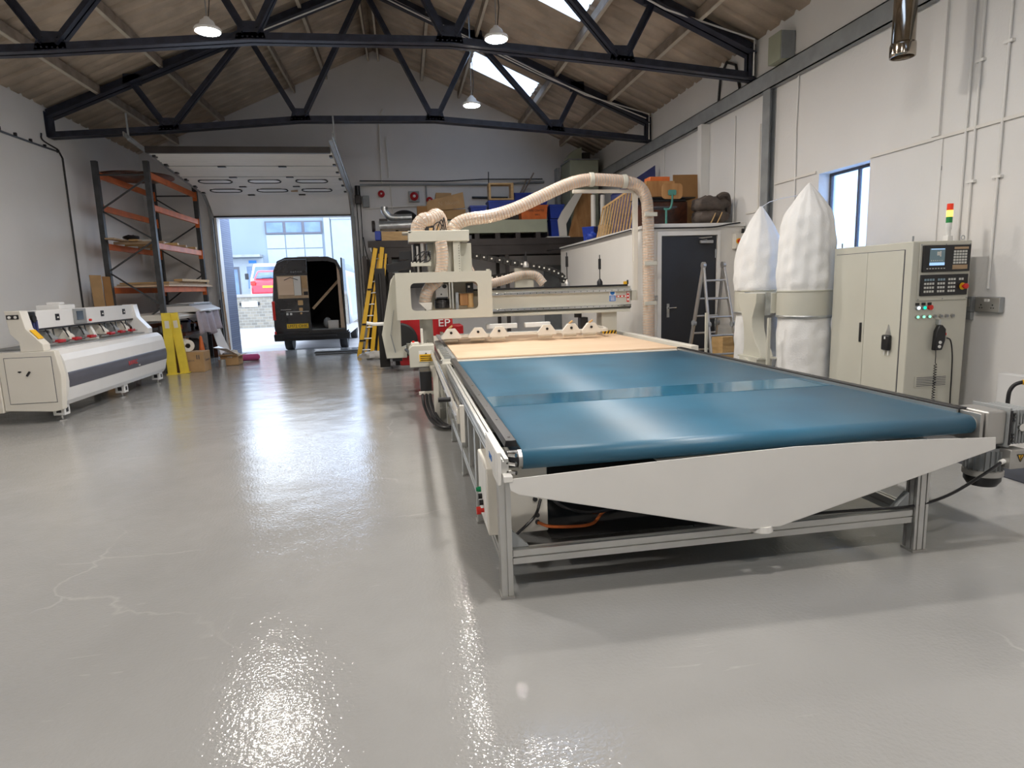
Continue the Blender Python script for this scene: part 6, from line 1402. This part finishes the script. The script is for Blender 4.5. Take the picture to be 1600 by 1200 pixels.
simple('timber_length', MB().bar((xm+.03, 18.9, 1.1), (vx1-.2, 19.0, 1.93), .05, .07), 'timber', 'long wooden batten slanting across the inside of the van', 'timber')
simple('load_box', MB().box(vx1-.60, vx1-.30, 18.8, 19.1, .522, .75), 'polythene', 'pale grey carton inside the van', 'carton', bevel=.006)
simple('load_tool', MB().ell((xm+.4, 19.0, .68), .12, .12, .16, 14, 10), 'gsteel', 'small grey machine inside the van left of the carton', 'tool')
# red car
rc = thing('red_car', 'red hatchback parked beyond the stone wall', 'car', (-7.0, 36, 1.2))
cx = -7.05
obj('car_body', MB().prism([(35.0, 1.5), (35.0, 2.1), (35.15, 2.25), (35.35, 2.3), (38.2, 2.2), (39.0, 1.95), (39.1, 1.5)], 'x', cx-.86, cx+.86), 'carred', rc, bevel=.12)
obj('car_cabin', MB().add([(cx-.78, 35.15, 2.2), (cx+.78, 35.15, 2.2), (cx+.80, 37.8, 2.2), (cx-.80, 37.8, 2.2), (cx-.58, 35.5, 2.78), (cx+.58, 35.5, 2.78), (cx+.58, 36.8, 2.80), (cx-.58, 36.8, 2.80)], [(3, 2, 1, 0), (4, 5, 6, 7), (0, 1, 5, 4), (1, 2, 6, 5), (2, 3, 7, 6), (3, 0, 4, 7)]), 'carred', rc, bevel=.08)
obj('rear_window', MB().add([(cx-.62, 35.185, 2.34), (cx+.62, 35.185, 2.34), (cx+.50, 35.40, 2.68), (cx-.50, 35.40, 2.68)], [(0, 1, 2, 3)]), 'wglass', rc, solid=.02)
for s_ in (-1, 1):
    obj('tail_light', MB().box(cx+s_*.72-.12, cx+s_*.72+.12, 34.96, 35.02, 2.0, 2.22), 'redb', rc, bevel=.02)
    for y in (35.9, 38.2): obj('wheel', MB().cyl((cx+s_*.86, y, 1.5), (cx+s_*.62, y, 1.5), .30, 20), 'rubber', rc)
obj('number_plate', MB().box(cx-.26, cx+.26, 34.97, 35.0, 1.86, 1.97), 'plate', rc)
obj('wiper', MB().bar((cx-.3, 35.17, 2.36), (cx+.2, 35.19, 2.40), .02, .02), 'black', rc)
wv_ = thing('white_van', 'white van parked behind the red car', 'van', (-7.3, 39.5, 1.2))
obj('van_body', MB().prism([(-8.9, 1.45), (-6.9, 1.45), (-6.92, 2.4), (-7.1, 3.3), (-8.6, 3.3), (-8.85, 2.4)], 'y', 39.2, 41.3), 'offwhite', wv_, bevel=.08)
obj('windscreen', MB().prism([(-8.7, 2.45), (-7.1, 2.45), (-7.25, 3.12), (-8.5, 3.12)], 'y', 39.17, 39.2), 'wglass', wv_)
for x in (-8.6, -7.2): obj('wheel', MB().cyl((x-.12, 40.0, 1.52), (x+.12, 40.0, 1.52), .32, 18), 'rubber', wv_)
obj('mirror', MB().box(-9.15, -8.95, 39.3, 39.4, 2.4, 2.75), 'black', wv_, bevel=.03)
# building opposite
fb = thing('office_building', 'pale blue rendered building with a strip of three windows across the yard', 'building', (-7, 42, 1.2))
obj('facade', MB().box(-22, 10, 42.0, 50, 1.2, 6.75), 'facade', fb)
obj('pilaster', MB().box(-4.75, -4.38, 41.85, 42.0, 1.2, 6.75), 'facadel', fb)
obj('bay_panel', MB().box(-4.30, -.5, 41.93, 42.0, 1.2, 6.05), 'facadel', fb)
obj('bay_lintel', MB().box(-4.35, -.5, 41.88, 42.0, 6.05, 6.15), 'gsteel', fb)
wx = [-8.30, -7.15, -6.02, -4.88]
for k in range(3):
    w_ = obj('window', MB().box(wx[k], wx[k+1], 41.90, 42.0, 5.20, 5.98), 'dgrey', fb); obj('pane', MB().box(wx[k]+.09, wx[k+1]-.09, 41.885, 41.90, 5.29, 5.90), 'wglass', w_)
    for z0, z1 in ((4.33, 5.15), (3.3, 4.27), (2.3, 3.24)): obj('cladding_panel', MB().box(wx[k]+.03, wx[k+1]-.03, 41.95, 42.0, z0, z1), 'facadel', fb)
obj('canopy', MB().box(-11.0, -8.6, 41.2, 42.0, 3.80, 3.95), 'gsteel', fb)
obj('name_board', MB().box(-9.45, -9.0, 41.93, 42.0, 3.45, 3.62), 'bluesign', fb)
d_ = obj('entrance_door', MB().box(-10.9, -10.05, 41.93, 42.0, 1.2, 3.25), 'dgrey', fb); obj('door_glass', MB().box(-10.8, -10.15, 41.91, 41.93, 1.4, 3.1), 'wglass', d_); obj('door_notice', MB().box(-10.7, -10.45, 41.90, 41.91, 2.6, 2.8), 'paper', d_)
obj('side_window', MB().box(-9.6, -9.3, 41.93, 42.0, 1.9, 3.25), 'wglass', fb)
obj('lower_band', MB().box(-22, -8.6, 41.96, 42.0, 1.2, 3.75), 'facadel', fb)
